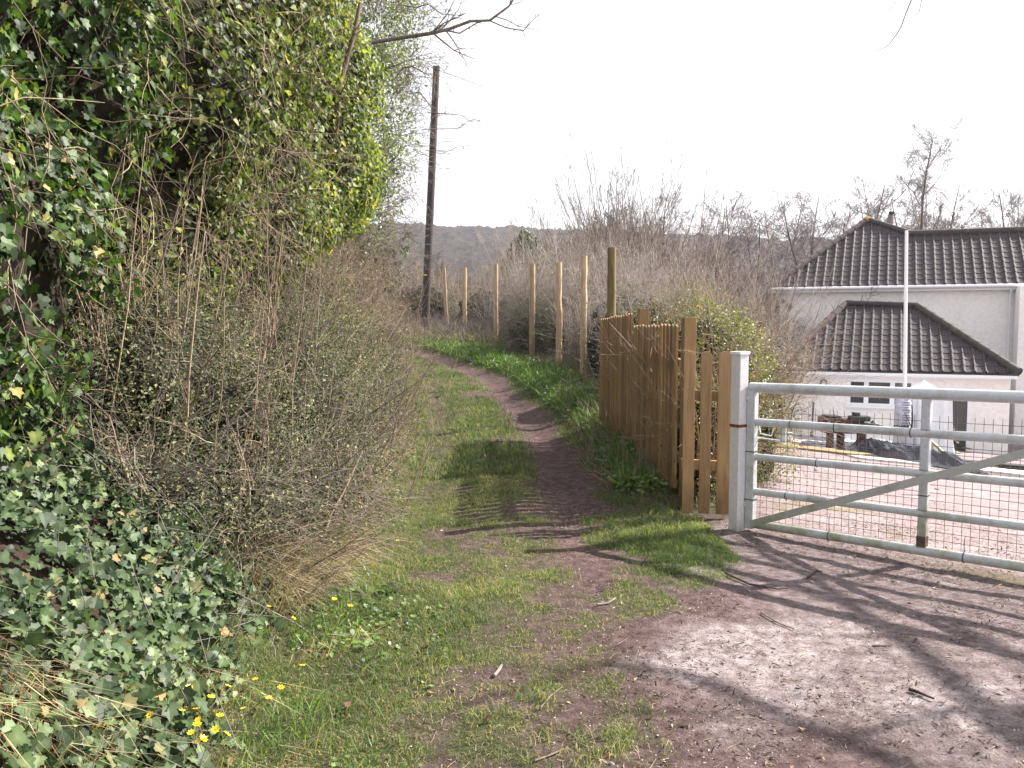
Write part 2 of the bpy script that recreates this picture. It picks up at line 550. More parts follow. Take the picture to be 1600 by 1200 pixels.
M['flake'] = leafmat('bark_flake', [(0, (0.04, 0.028, 0.022)), (0.5, (0.10, 0.07, 0.055)), (0.85, (0.2, 0.15, 0.12)), (1, (0.45, 0.38, 0.32))], rough=0.85, trans=0, spec=0.15)
M['twig_tan'] = barkmat('tan_twig', (0.19, 0.14, 0.10), (0.40, 0.32, 0.24), 20)
M['twig_grey'] = barkmat('grey_twig', (0.13, 0.105, 0.092), (0.29, 0.25, 0.22), 20)
M['twig_pale'] = barkmat('pale_twig', (0.22, 0.19, 0.165), (0.46, 0.40, 0.36), 20)
M['twig_dark'] = barkmat('dark_twig', (0.05, 0.035, 0.03), (0.13, 0.09, 0.075), 20)
M['twig_red'] = barkmat('reddish_twig', (0.09, 0.062, 0.052), (0.19, 0.135, 0.115), 20)
M['bark'] = barkmat('tree_bark', (0.06, 0.05, 0.04), (0.18, 0.14, 0.11), 9)
M['core'] = barkmat('hedge_inner_shade', (0.012, 0.011, 0.008), (0.04, 0.033, 0.022), 14, (1, 1, 1), 1.0, vmix=False)  # near-black core colour stands in for the shade inside hedges and shrubs
M['bramble_core'] = barkmat('bramble_litter', (0.03, 0.025, 0.02), (0.10, 0.08, 0.065), 14, (1, 1, 1), 1.0, vmix=False)

# ground
g = mat('soil_and_grass', rough=0.95, spec=0.15)
nt = g.node_tree
n1 = noise(nt, 2.2, 8); n2 = noise(nt, 14, 8, rough=0.7); n3 = noise(nt, 90, 6, rough=0.75)
soil = ramp(nt, n2, [(0.3, (0.06, 0.036, 0.035)), (0.5, (0.115, 0.074, 0.072)), (0.7, (0.21, 0.15, 0.147))])
gra = ramp(nt, n2, [(0.3, (0.045, 0.05, 0.022)), (0.55, (0.085, 0.085, 0.042)), (0.75, (0.17, 0.14, 0.09))])
pal = ramp(nt, n2, [(0.32, (0.16, 0.115, 0.115)), (0.46, (0.29, 0.235, 0.24)), (0.66, (0.50, 0.44, 0.45))])
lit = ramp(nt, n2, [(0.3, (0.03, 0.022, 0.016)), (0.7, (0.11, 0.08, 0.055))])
c = mixc(nt, attrib(nt, 'green'), soil, gra)
c = mixc(nt, attrib(nt, 'pale'), c, pal)
pf = nt.nodes.new('ShaderNodeMath'); pf.operation = 'MULTIPLY'; pf.inputs[1].default_value = 0.7
nt.links.new(attrib(nt, 'packed'), pf.inputs[0])
big_ = ramp(nt, n1, [(0.3, (0.15, 0.112, 0.118)), (0.5, (0.20, 0.158, 0.165)), (0.7, (0.28, 0.24, 0.25))])
c = mixc(nt, pf.outputs[0], c, big_)
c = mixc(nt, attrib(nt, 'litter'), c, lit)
c = mixc(nt, attrib(nt, 'moss'), c, (0.14, 0.13, 0.03))
sp = ramp(nt, n3, [(0.3, (0.62, 0.6, 0.6)), (0.5, (1, 1, 1)), (0.72, (1.5, 1.45, 1.4))])
c = mixc(nt, 1.0, c, sp, 'MULTIPLY')
nt.links.new(c, nt.nodes['Principled BSDF'].inputs['Base Color'])
mh = nt.nodes.new('ShaderNodeMath'); mh.operation = 'ADD'
nt.links.new(n3, mh.inputs[0]); nt.links.new(n2, mh.inputs[1])
bump(nt, mh.outputs[0], 0.9, 0.03)
bs_ = nt.nodes.new('ShaderNodeMapRange'); bs_.inputs['To Min'].default_value = 0.9; bs_.inputs['To Max'].default_value = 0.15
nt.links.new(attrib(nt, 'packed'), bs_.inputs['Value'])
for q_ in nt.nodes:
    if q_.type == 'BUMP': nt.links.new(bs_.outputs[0], q_.inputs['Strength'])
M['ground'] = g

def woodmat(name, c1, c2, sc=6, stretch=(8, 8, 0.6), knots=True, ax='z'):
    m = mat(name, rough=0.7, spec=0.25)
    nt = m.node_tree
    n = noise(nt, sc, 6, stretch=stretch)
    c = ramp(nt, n, [(0.3, c1), (0.7, c2)])
    if knots:
        k = noise(nt, 9, 2, stretch=(1, 1, 0.5))
        kk = ramp(nt, k, [(0.0, (1, 1, 1)), (0.7, (1, 1, 1)), (0.76, (0.4, 0.25, 0.18))])
        c = mixc(nt, 1.0, c, kk, 'MULTIPLY')
    big = noise(nt, 1.7, 3)
    c = mixc(nt, big, mixc(nt, 1.0, c, (0.78, 0.78, 0.8), 'MULTIPLY'), mixc(nt, 1.0, c, (1.2, 1.15, 1.05), 'MULTIPLY'))
    oi = nt.nodes.new('ShaderNodeObjectInfo')
    c = mixc(nt, oi.outputs['Random'], mixc(nt, 1.0, c, (0.66, 0.63, 0.64), 'MULTIPLY'), mixc(nt, 1.0, c, (1.22, 1.20, 1.12), 'MULTIPLY'))
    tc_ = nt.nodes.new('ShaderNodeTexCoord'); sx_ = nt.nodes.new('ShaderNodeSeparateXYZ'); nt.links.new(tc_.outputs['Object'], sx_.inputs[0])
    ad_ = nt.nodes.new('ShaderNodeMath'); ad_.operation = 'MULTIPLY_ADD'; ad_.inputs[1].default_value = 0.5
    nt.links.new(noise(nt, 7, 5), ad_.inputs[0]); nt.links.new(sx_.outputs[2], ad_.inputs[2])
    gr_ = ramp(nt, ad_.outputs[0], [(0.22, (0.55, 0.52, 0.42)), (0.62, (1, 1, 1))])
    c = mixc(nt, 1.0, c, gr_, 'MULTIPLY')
    nt.links.new(c, nt.nodes['Principled BSDF'].inputs['Base Color'])
    bump(nt, n, 0.25, 0.004)
    return m
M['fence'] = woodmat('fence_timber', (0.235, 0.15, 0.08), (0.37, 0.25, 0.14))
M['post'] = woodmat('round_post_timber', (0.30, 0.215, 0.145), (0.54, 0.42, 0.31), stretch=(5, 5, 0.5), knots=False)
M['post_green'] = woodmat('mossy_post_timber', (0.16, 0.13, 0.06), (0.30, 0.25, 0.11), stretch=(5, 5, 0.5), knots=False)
M['pole'] = woodmat('creosoted_pole', (0.035, 0.026, 0.025), (0.10, 0.082, 0.08), stretch=(6, 6, 0.25), knots=False)
M['lumber'] = woodmat('pale_lumber', (0.42, 0.32, 0.2), (0.62, 0.5, 0.36), stretch=(1, 6, 6))
M['brick'] = barkmat('brown_brick', (0.06, 0.032, 0.027), (0.13, 0.07, 0.055), 30, (1, 1, 1), 0.3, vmix=False)

def painted(name, col, dirt, amt=(0.5, 0.75), rough=0.4, sc=5, low=None):
    m = mat(name, rough=rough, spec=0.4)
    nt = m.node_tree
    n = noise(nt, sc, 8, rough=0.7)
    n2 = noise(nt, sc * 7, 5)
    f = ramp(nt, n, [(amt[0], (0, 0, 0)), (amt[1], (1, 1, 1))])
    c = mixc(nt, f, tuple(col), tuple(dirt))
    c = mixc(nt, 1.0, c, ramp(nt, n2, [(0.3, (0.86, 0.86, 0.84)), (0.6, (1, 1, 1))]), 'MULTIPLY')
    if low:     # green algae that has settled low down on the object
        tc = nt.nodes.new('ShaderNodeTexCoord'); sx = nt.nodes.new('ShaderNodeSeparateXYZ')
        nt.links.new(tc.outputs['Object'], sx.inputs[0])
        mr = nt.nodes.new('ShaderNodeMapRange'); mr.inputs['From Min'].default_value = low[0]; mr.inputs['From Max'].default_value = low[1]
        mr.inputs['To Min'].default_value = 0.75; mr.inputs['To Max'].default_value = 0
        nt.links.new(sx.outputs[2], mr.inputs['Value'])
        mu = nt.nodes.new('ShaderNodeMath'); mu.operation = 'MULTIPLY'
        nt.links.new(mr.outputs[0], mu.inputs[0])
        nf = ramp(nt, n, [(0.35, (0, 0, 0)), (0.65, (1, 1, 1))])
        nt.links.new(nf, mu.inputs[1])
        c = mixc(nt, mu.outputs[0], c, low[2])
    nt.links.new(c, nt.nodes['Principled BSDF'].inputs['Base Color'])
    bump(nt, n2, 0.08, 0.003)
    return m
M['gate'] = painted('gate_paint', (0.52, 0.53, 0.56), (0.26, 0.26, 0.21), low=(0.1, 0.8, (0.24, 0.24, 0.13)))
M['brace'] = painted('galvanised_brace', (0.40, 0.40, 0.38), (0.25, 0.25, 0.19), low=(0.0, 0.5, (0.2, 0.2, 0.1)))
M['gatepost'] = painted('gate_post_paint', (0.66, 0.63, 0.65), (0.45, 0.40, 0.39), (0.55, 0.8), low=(0.0, 0.25, (0.3, 0.26, 0.16)))
M['render'] = painted('house_render', (0.90, 0.86, 0.835), (0.87, 0.815, 0.79), (0.4, 0.8), rough=0.9, sc=1.2)
M['upvc'] = mat('white_plastic', (0.82, 0.83, 0.86), 0.35, 0.5)
M['white_metal'] = mat('white_metal', (0.8, 0.8, 0.8), 0.4, 0.5)
M['black'] = mat('black_plastic', (0.015, 0.015, 0.016), 0.5, 0.4)
M['rust'] = barkmat('rust', (0.12, 0.035, 0.015), (0.25, 0.08, 0.03), 40, (1, 1, 1), 0.3, vmix=False)
M['rust_dark'] = barkmat('dark_rust', (0.04, 0.025, 0.02), (0.16, 0.12, 0.10), 30, (1, 1, 1), 0.3, vmix=False)
M['wire'] = mat('galvanised_wire', (0.13, 0.115, 0.11), 0.6, 0.3, 0.2)
M['glass'] = mat('window_glass', (0.05, 0.055, 0.05), 0.08, 0.7)
M['interior'] = painted('room_interior', (0.10, 0.09, 0.08), (0.2, 0.16, 0.13), (0.4, 0.6))
def tilemat():
    m = mat('roof_tile', rough=0.6, spec=0.3)
    nt = m.node_tree
    n = noise(nt, 1.3, 6); n2 = noise(nt, 18, 5)
    c = ramp(nt, n, [(0.3, (0.024, 0.016, 0.020)), (0.6, (0.042, 0.029, 0.034)), (0.8, (0.065, 0.045, 0.048))])
    c = mixc(nt, 1.0, c, ramp(nt, n2, [(0.3, (0.75, 0.75, 0.75)), (0.7, (1.2, 1.2, 1.15))]), 'MULTIPLY')
    mo = ramp(nt, noise(nt, 3.5, 6), [(0.58, (0, 0, 0)), (0.75, (1, 1, 1))])
    c = mixc(nt, mo, c, (0.05, 0.05, 0.035))
    nt.links.new(c, nt.nodes['Principled BSDF'].inputs['Base Color'])
    bump(nt, n2, 0.2, 0.01)
    return m
M['tile'] = tilemat()
M['ridge'] = painted('ridge_tile_lichen', (0.05, 0.042, 0.038), (0.28, 0.18, 0.05), (0.6, 0.8), rough=0.8, sc=2)
M['sheet'] = painted('white_sheeting', (0.80, 0.80, 0.84), (0.68, 0.68, 0.74), (0.4, 0.8), rough=0.45, sc=3)
M['sack'] = painted('grey_sack', (0.55, 0.55, 0.64), (0.45, 0.45, 0.55), (0.4, 0.7), rough=0.5, sc=6)
M['ink'] = mat('dark_print', (0.03, 0.03, 0.06), 0.6)
M['polythene'] = mat('dark_polythene', (0.06, 0.065, 0.085), 0.22, 0.6)
M['slab'] = painted('pale_slab', (0.66, 0.64, 0.62), (0.52, 0.48, 0.44), (0.4, 0.7), rough=0.85)
M['red'] = mat('red_plastic', (0.5, 0.05, 0.06), 0.4)
M['orange'] = mat('orange_leaf', (0.6, 0.25, 0.06), 0.6)
M['terracotta'] = barkmat('terracotta', (0.34, 0.17, 0.11), (0.48, 0.28, 0.19), 20, (1, 1, 1), 0.2, vmix=False)
M['iron'] = barkmat('weathered_iron', (0.03, 0.03, 0.03), (0.09, 0.09, 0.085), 20, (1, 1, 1), 0.3, vmix=False)
M['petal'] = mat('yellow_petal', (0.85, 0.62, 0.01), 0.3, 0.5)
M['stone'] = barkmat('stone_chip', (0.2, 0.16, 0.15), (0.5, 0.44, 0.42), 30, (1, 1, 1), 0.3)

rng = np.random.RandomState(11)

# ------------------------------------------------------------------ ground sheet
def axis(lo, hi, c0, c1, fine, grow_=1.09):
    a = list(np.arange(c0, c1, fine)); s = fine
    x = a[-1]
    while x < hi:
        s *= grow_; x += s; a.append(x)
    s = fine; x = a[0]; b = []
    while x > lo:
        s *= grow_; x -= s; b.append(x)
    return np.array(b[::-1] + a)
gx = axis(-900, 900, -3.2, 4.2, 0.035)
gy = axis(-300, 1500, 1.6, 12, 0.04, 1.05)
XX, YY = np.meshgrid(gx, gy)
ZZ = terrain(XX, YY)
nx, ny = len(gx), len(gy)
idx = np.arange(nx * ny).reshape(ny, nx)
q = np.stack([idx[:-1, :-1], idx[:-1, 1:], idx[1:, 1:], idx[1:, :-1]], -1).reshape(-1, 4)
gc = grass_cover(XX, YY)
sG = GN[0] * (XX - HX) + GN[1] * (YY - HY)
nn = fbm(XX * 1.6, YY * 1.6, 5)
nn2 = fbm(XX * 0.9 + 40, YY * 2.2 + 3, 4)
bx = np.interp(YY, [0, 2.9, 4.0, 5.0, 6.2, 7], [0.2, 0.4, 0.75, 1.15, 1.6, 2.0])
drive = sstep(-0.12, 0.25, XX - bx + 0.6 * (nn - 0.5)) * (1 - sstep(7.5, 8.5, YY) * (1 - sstep(1.6, 2.2, XX)))
pz = np.exp(-(((XX - 1.35) / 0.9) ** 2 + ((YY - 3.9) / 0.8) ** 2)) + 0.7 * np.exp(-(((XX - 0.75) / 0.35) ** 2 + ((YY - 3.1) / 0.5) ** 2))
base_ = 0.06 + 0.42 * sstep(1.0, 1.7, XX)
pale = drive * (base_ + (1 - base_) * sstep(0.50, 0.66, nn * 0.5 + nn2 * 0.35 + 0.24 * pz))
inside = sstep(0.0, 0.3, sG) * sstep(1.7, 2.3, XX)
pale = np.maximum(pale * (1 - inside), inside * (0.55 + 0.4 * nn))
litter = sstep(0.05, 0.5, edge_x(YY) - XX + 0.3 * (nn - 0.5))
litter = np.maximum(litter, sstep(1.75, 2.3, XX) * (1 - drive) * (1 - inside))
moss = 0.75 * sstep(0.5, 0.7, nn2) * np.exp(-((sG - 1.2) / 1.0) ** 2) * sstep(1.9, 2.4, XX) * sstep(0.45, 0.6, nn)
mossline = 0.5 * np.exp(-((sG) / 0.12) ** 2) * sstep(2.3, 3.2, XX)
ground = mk('ground', np.stack([XX, YY, ZZ], -1).reshape(-1, 3), q, np.full(len(q), 4), M['ground'],
            attr={'green': gc.ravel() * (1 - 0.0), 'packed': inside.ravel(), 'pale': pale.ravel(), 'litter': litter.ravel(), 'moss': np.maximum(moss, mossline).ravel()}, smooth=True)
tag(ground, kind='structure')

# ------------------------------------------------------------------ far hill
def ridge_h(x):
    return 67 + 10 * (fbm(x * 0.006 + 3, x * 0 + 1.5, 3) - 0.5) - 8 * sstep(-40, 220, x) + 5 * sstep(-250, -90, -np.abs(x + 60))
hx = np.linspace(-480, 560, 620); hy = np.linspace(230, 760, 230)
HXX, HYY = np.meshgrid(hx, hy)
t = sstep(230, 640, HYY)
HZ = -6 + t * (ridge_h(HXX) + 4) - 30 * sstep(650, 760, HYY)
HZ += (8 * (fbm(HXX * 0.05, HYY * 0.03, 3) - 0.5) + 7 * (fbm(HXX * 0.16, HYY * 0.12, 3) - 0.5) + 4 * fbm(HXX * 0.5, HYY * 0.4, 2)) * sstep(235, 300, HYY)
hi_ = np.arange(HXX.size).reshape(HXX.shape)
q = np.stack([hi_[:-1, :-1], hi_[:-1, 1:], hi_[1:, 1:], hi_[1:, :-1]], -1).reshape(-1, 4)
hm = mat('wooded_hillside', rough=1, spec=0.0)
nt = hm.node_tree
n = noise(nt, 0.035, 8, rough=0.7); nb = noise(nt, 0.25, 6, rough=0.8)
c = ramp(nt, n, [(0.35, (0.022, 0.02, 0.019)), (0.55, (0.05, 0.039, 0.036)), (0.7, (0.04, 0.044, 0.027))])
c = mixc(nt, 1.0, c, ramp(nt, nb, [(0.35, (0.3, 0.3, 0.3)), (0.65, (1.8, 1.7, 1.6))]), 'MULTIPLY')
nt.links.new(c, nt.nodes['Principled BSDF'].inputs['Base Color'])
bump(nt, nb, 1.0, 3.0)
hill = mk('wooded_hill', np.stack([HXX, HYY, HZ], -1).reshape(-1, 3), q, np.full(len(q), 4), hm, smooth=True)
tag(hill, kind='structure')

exec_parts = True
# ------------------------------------------------------------------ bare tree maker
def bare_tree_sets(seed, h, r, n1=14, n2=7, n3=6, n4=4, t0=0.25, spread=45, up=0.06, lean=(0, 0), multi=1, l1=0.45):
    g_ = np.random.RandomState(seed)
    S = np.zeros((multi, 3)); S[:, :2] = g_.normal(0, 0.12 * (multi > 1), (multi, 2))
    D = np.tile([lean[0], lean[1], 1.0], (multi, 1)) + g_.normal(0, 0.12 * (multi > 1), (multi, 3))
    a = grow(g_, S, D, np.full(multi, h) * (1 - 0.3 * g_.rand(multi) * (multi > 1)), np.full(multi, r), np.full(multi, r * 0.12), 9, 0.06, 0.02)
    b = sprout(g_, a, n1, t0, 0.97, spread, l1, 6, 0.14, up, 0.55, 0.2, taper=0.65)
    c_ = sprout(g_, b, n2, 0.15, 0.97, 45, 0.52, 5, 0.14, up * 0.6, 0.5, 0.25)
    d = sprout(g_, c_, n3, 0.1, 0.97, 48, 0.66, 4, 0.16, up * 0.3, 0.55, 0.3)
    out = [a, b, c_, d]
    if n4:
        out.append(sprout(g_, d, n4, 0.1, 0.95, 48, 0.7, 3, 0.2, 0, 0.7, 0.4))
    return out

def offset_sets(sets, loc, rmin=0.0):
    return [(P + np.array(loc), np.maximum(R, rmin)) for P, R in sets]
# ------------------------------------------------------------------ gate post and gate
def gp(d, h, off=0.0):
    """point on the gate plane: d metres along from the hinge, h up, off towards the yard"""
    return (HX + GD[0] * d + GN[0] * off, HY + GD[1] * d + GN[1] * off, h + 0.02 * d)

grz = math.atan2(GD[1], GD[0])
t = thing('gate_post', 'white painted square metal gate post with flat cap and rust band', 'gate post', (1.692, 6.17, 0))
pc = t.location
MB().box((pc.x, pc.y, 0.6), (0.090, 0.090, 1.44), grz - 0.25).build('post_shaft', M['gatepost'], t, bevel=0.006)
MB().box((pc.x, pc.y, 1.33), (0.104, 0.104, 0.022), grz - 0.25).build('cap', M['white_metal'], t, bevel=0.003)
MB().box((pc.x, pc.y, 0.79), (0.0945, 0.0945, 0.022), grz - 0.25).build('rusty_band', M['rust'], t)
mbx = MB()
for hh in (0.2, 1.0):
    mbx.bar((pc.x, pc.y, hh), gp(0.02, hh), 0.03, 0.03)
mbx.build('hinge', M['gate'], t)

GL = 3.05
gate = thing('field_gate', 'white tubular metal field gate with diagonal brace and wire mesh', 'gate', (HX, HY, 0))
RH = [0.055, 0.30, 0.56, 0.82, 1.075]
RR = [0.032, 0.027, 0.027, 0.029, 0.038]
for h_, r_ in zip(RH, RR):
    MB().tube([gp(0.02 if h_ < 1 else -0.02, h_), gp(GL, h_)], r_, 16).build('rail', M['gate'], gate, smooth=True)
MB().bar(gp(0, 0.02), gp(0, 1.06), 0.062, 0.062, up=(GD[0], GD[1], 0)).build('hinge_stile', M['gate'], gate, bevel=0.006)
MB().tube([gp(GL, 0.02), gp(GL, 1.10)], 0.034, 14).build('end_stile', M['gate'], gate, smooth=True)
dm = 1.21
for k in range(4):
    MB().bar(gp(dm, RH[k] + RR[k] * 0.8), gp(dm, RH[k + 1] - RR[k + 1] * 0.8), 0.055, 0.055, up=(GD[0], GD[1], 0)).build('mid_stile', M['gate'], gate, bevel=0.008)
MB().bar(gp(0.02, 0.06, -0.035), gp(2.5, 1.03, -0.047), 0.008, 0.052).build('diagonal_brace', M['brace'], gate)
MB().bar(gp(dm, RH[0] + 0.03), gp(dm, RH[0] + 0.10), 0.0565, 0.0565, up=(GD[0], GD[1], 0)).build('rusty_stile_foot', M['rust_dark'], gate)
# weld mesh behind the rails
wv = MB()
s_ = 0.0508
for k in range(int(GL / s_)):
    d = 0.06 + k * s_
    wv.tube([gp(d, 0.03, 0.032), gp(d, 0.935, 0.032)], 0.0018, 4, caps=False)
for k in range(19):
    h_ = 0.03 + k * s_
    if h_ > 0.94: break
    wv.tube([gp(0.04, h_, 0.034), gp(GL - 0.02, h_ - 0.006 * math.sin(k), 0.034)], 0.0018, 4, caps=False)
wv.build('wire_mesh', M['wire'], gate)
# black ties
for d, rail, tail in ((0.30, 3, (0.05, 0.13)), (0.62, 3, (-0.02, 0.11)), (1.12, 3, (-0.05, 0.09)), (1.80, 3, (0.06, 0.12)), (0.60, 0, (0.0, 0.12)), (1.46, 0, (0.0, 0.10)), (0.28, 1, (0, 0)), (0.5, 2, (0, 0))):
    b = MB(); r_ = RR[rail] + 0.003
    ring = []
    for k in range(13):
        a = 2 * math.pi * k / 12
        ring.append(gp(d, RH[rail] + r_ * math.sin(a), r_ * math.cos(a)))
    b.tube(ring, 0.003, 5, caps=False)
    if tail[1]:
        p0 = gp(d, RH[rail] + r_)
        b.tube([p0, gp(d + tail[0] * 0.2, RH[rail] + r_ + tail[1] * 0.4, -0.01), gp(d + tail[0] * 0.6, RH[rail] + r_ + tail[1] * 0.8, -0.01), gp(d + tail[0], RH[rail] + r_ + tail[1], 0.01)], [0.0028, 0.0026, 0.0022, 0.002], 5)
    b.build('cable_tie', M['black'], gate)
for h_ in (0.6, 0.24):
    MB().bar(gp(-0.036, h_), gp(0.036, h_), 0.068, 0.006).build('cable_tie', M['black'], gate)
b = MB()
for k in (0,):
    b.bar(gp(dm - 0.031, 0.42), gp(dm + 0.031, 0.42), 0.062, 0.005)
    b.tube([gp(dm - 0.03, 0.42, -0.03), gp(dm - 0.12, 0.415, -0.05)], 0.0022, 5)
b.build('cable_tie', M['black'], gate)
# latch at the hinge end, hung on the yard side
b = MB()
b.tube([gp(0.0, 0.80, 0.045), gp(0.19, 0.79, 0.045)], 0.006, 8)
b.tube([gp(0.0, 0.70, 0.045), gp(0.22, 0.685, 0.045)], 0.007, 8)
b.tube([gp(0.03, 0.79, 0.045), gp(0.045, 0.73, 0.045), gp(0.13, 0.72, 0.045), gp(0.15, 0.79, 0.045)], 0.005, 8)
b.build('latch_rod', M['white_metal'], gate, smooth=True)
b = MB()
b.bar(gp(0.222, 0.675, 0.045), gp(0.222, 0.80, 0.045), 0.012, 0.042, up=(GD[0], GD[1], 0))
b.build('latch_plate', M['white_metal'], gate, bevel=0.005)

# ------------------------------------------------------------------ picket fences
def picket(b, base, top, w, d, alongv, facev):
    """one round topped picket as a solid"""
    a = np.array([alongv[0], alongv[1], 0.0]); f = np.array([facev[0], facev[1], 0.0])
    base = np.array(base, float); H = top - base[2]
    out = [(-w / 2, 0)]
    out.append((w / 2, 0)); out.append((w / 2, H - w * 0.42))
    for k in range(1, 8):
        t_ = math.pi * k / 8
        out.append((w / 2 * math.cos(t_), H - w * 0.42 + w * 0.42 * math.sin(t_)))
    out.append((-w / 2, H - w * 0.42))
    n = len(out)
    V = [base + a * x + np.array([0, 0, z]) + f * (s * d / 2) for s in (-1, 1) for x, z in out]
    F = [tuple(range(n - 1, -1, -1)), tuple(range(n, 2 * n))] + [(k, (k + 1) % n, n + (k + 1) % n, n + k) for k in range(n)]
    b.raw(V, F)

def panel(root, A, B, topA, topB, gap_frac, n, base_off=-0.02, rails=(0.25, 0.78)):
    A = np.array(A); B = np.array(B); d = B - A; L = np.linalg.norm(d); d = d / L
    f = np.array([-d[1], d[0]])                 # towards the path (camera left) when A is near, B far
    pw = L / n * (1 - gap_frac)
    for k in range(n):
        t_ = (k + 0.5) / n
        p = A + d * L * t_
        z0 = Z(*p) + base_off + rng.uniform(-0.01, 0.01)
        top = topA + (topB - topA) * t_ + rng.uniform(-0.006, 0.006)
        b = MB()
        picket(b, (p[0] + f[0] * 0.034, p[1] + f[1] * 0.034, max(z0, min(topA, topB) - 1.38)), top, pw * rng.uniform(0.97, 1.02), 0.019, d, f)
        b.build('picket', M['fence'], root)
    for fr in rails:
        z1 = (Z(*A) + (topA - Z(*A)) * fr); z2 = (Z(*B) + (topB - Z(*B)) * fr)
        MB().bar((A[0], A[1], z1), (B[0], B[1], z2), 0.04, 0.075).build('rail', M['fence'], root)

def sqpost(root, p, w, top, m='fence'):
    z0 = Z(*p[:2]) - 0.15
    MB().box((p[0], p[1], (z0 + top) / 2), (w, w, top - z0), 0.08).build('post', M[m], root, bevel=0.004)

FA = (1.432, 6.88); FJ = (1.28, 8.62); FB = (1.13, 10.35)
t = thing('picket_fence', 'lower brown timber picket panel beside the path, nearest the gate', 'picket fence', (FA[0], FA[1], Z(*FA)))
panel(t, (1.425, 6.98), (FJ[0], FJ[1] - 0.03), 1.545, 1.53, 0.34, 14)
sqpost(t, (1.455, 6.86), 0.10, 1.60)
t = thing('picket_fence', 'taller brown timber picket panel beside the path, farther from the gate', 'picket fence', (FJ[0], FJ[1], Z(*FJ)))
panel(t, FJ, FB, 1.66, 1.60, 0.34, 14)
sqpost(t, (FJ[0] + 0.075, FJ[1]), 0.095, 1.70)
# short return of three pickets up to the gate post
t = thing('picket_fence', 'short return of three wide brown pickets beside the white gate post', 'picket fence', (1.5, 6.45, 0))
for px, pw in ((1074, 0.088), (1100, 0.086), (1129, 0.104)):
    p = at(px, 795, 6.60 - (px - 1072) * 0.0012)
    b = MB(); picket(b, (p.x, p.y, Z(p.x, p.y) + 0.035), at(px, 549, p.y).z, pw, 0.02, (1, -0.1), (0.1, 1))
    b.build('picket', M['fence'], t, bevel=0.002)
for hh in (0.42, 0.98):
    a0 = at(1066, 600, 6.65); a1 = at(1142, 600, 6.57)
    MB().bar((a0.x, a0.y, hh), (a1.x, a1.y, hh - 0.01), 0.035, 0.08).build('rail', M['fence'], t)

# ------------------------------------------------------------------ tall bare fence posts
POSTS = [(913, 15.6, 400, 0.060, 'post', 'tall pale round fence post nearest the end of the picket fence'),
         (873, 18.2, 410, 0.068, 'post', 'tall round fence post third from the picket fence end, yellow on its lit side'),
         (832, 20.2, 412, 0.072, 'post', 'tall round fence post half hidden in the dark bramble bush'),
         (775, 24.3, 413, 0.070, 'post', 'tall round fence post left of the dark bramble bush, reddish at its foot'),
         (726, 28.7, 418, 0.074, 'post', 'tall round fence post standing where the path verge bends'),
         (694, 31.7, 418, 0.062, 'post', 'thin leaning round fence post just right of the telephone pole'),
         (619, 37.0, 424, 0.072, 'post', 'far round fence post just left of the telephone pole'),
         (557, 43.0, 430, 0.080, 'post', 'farthest round fence post, half lost among the bare twigs')]
for px, Y, py, r_, mm, lab in POSTS:
    top = at(px, py, Y)
    x = top.x; z0 = Z(x, Y)
    lean = 0.12 if px == 694 else rng.uniform(-0.03, 0.03)
    n_ = 9
    pts = [(x + lean * (1 - k / n_) * 0.9 + rng.normal(0, 0.004), Y + rng.normal(0, 0.002), z0 - 0.2 + (top.z - z0 + 0.2) * k / n_) for k in range(n_ + 1)]
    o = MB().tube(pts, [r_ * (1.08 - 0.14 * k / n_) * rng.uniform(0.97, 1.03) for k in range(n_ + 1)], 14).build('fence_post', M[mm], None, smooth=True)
    tag(o, lab, 'fence post', 'tall round fence posts along the path')
top = at(956, 387, 11.3)
b = MB(); z0 = Z(top.x, top.y)
b.tube([(top.x, top.y, z0 - 0.2), (top.x + 0.005, top.y, 1.2), (top.x, top.y, top.z)], [0.062, 0.06, 0.058], 16)
o = b.build('fence_post', M['post_green'], None, smooth=True)
tag(o, 'thick mossy green round post rising behind the picket fence', 'fence post', 'tall round fence posts along the path')

# ------------------------------------------------------------------ telephone pole
pb = at(663, 518, 30); pt = at(682, 104, 30)
t = thing('telephone_pole', 'tall dark leaning wooden telephone pole beside the bend in the path', 'telephone pole', (pb.x, 30, Z(pb.x, 30)))
z0 = t.location.z - 0.3
pts = [(pb.x + (pt.x - pb.x) * k / 10, 30, z0 + (pt.z - z0) * k / 10) for k in range(11)]
MB().tube(pts, [0.15 - 0.003 * k for k in range(11)], 18).build('pole_shaft', M['pole'], t, smooth=True)
zb = at(665, 430, 30)
MB().tube([(zb.x - 0.003, 30, zb.z - 0.03), (zb.x + 0.003, 30, zb.z + 0.03)], 0.158, 18).build('yellow_tag', mat('yellow_tape', (0.6, 0.45, 0.05), 0.5), t)
stp = MB()
for k in range(8):
    zz = 5.2 + k * 0.55
    xx = pb.x + (pt.x - pb.x) * (zz - z0) / (pt.z - z0)
    stp.tube([(xx, 29.86, zz), (xx + (0.02 if k % 2 else -0.02), 29.72, zz)], 0.012, 6)
stp.build('climbing_step', M['iron'], t)

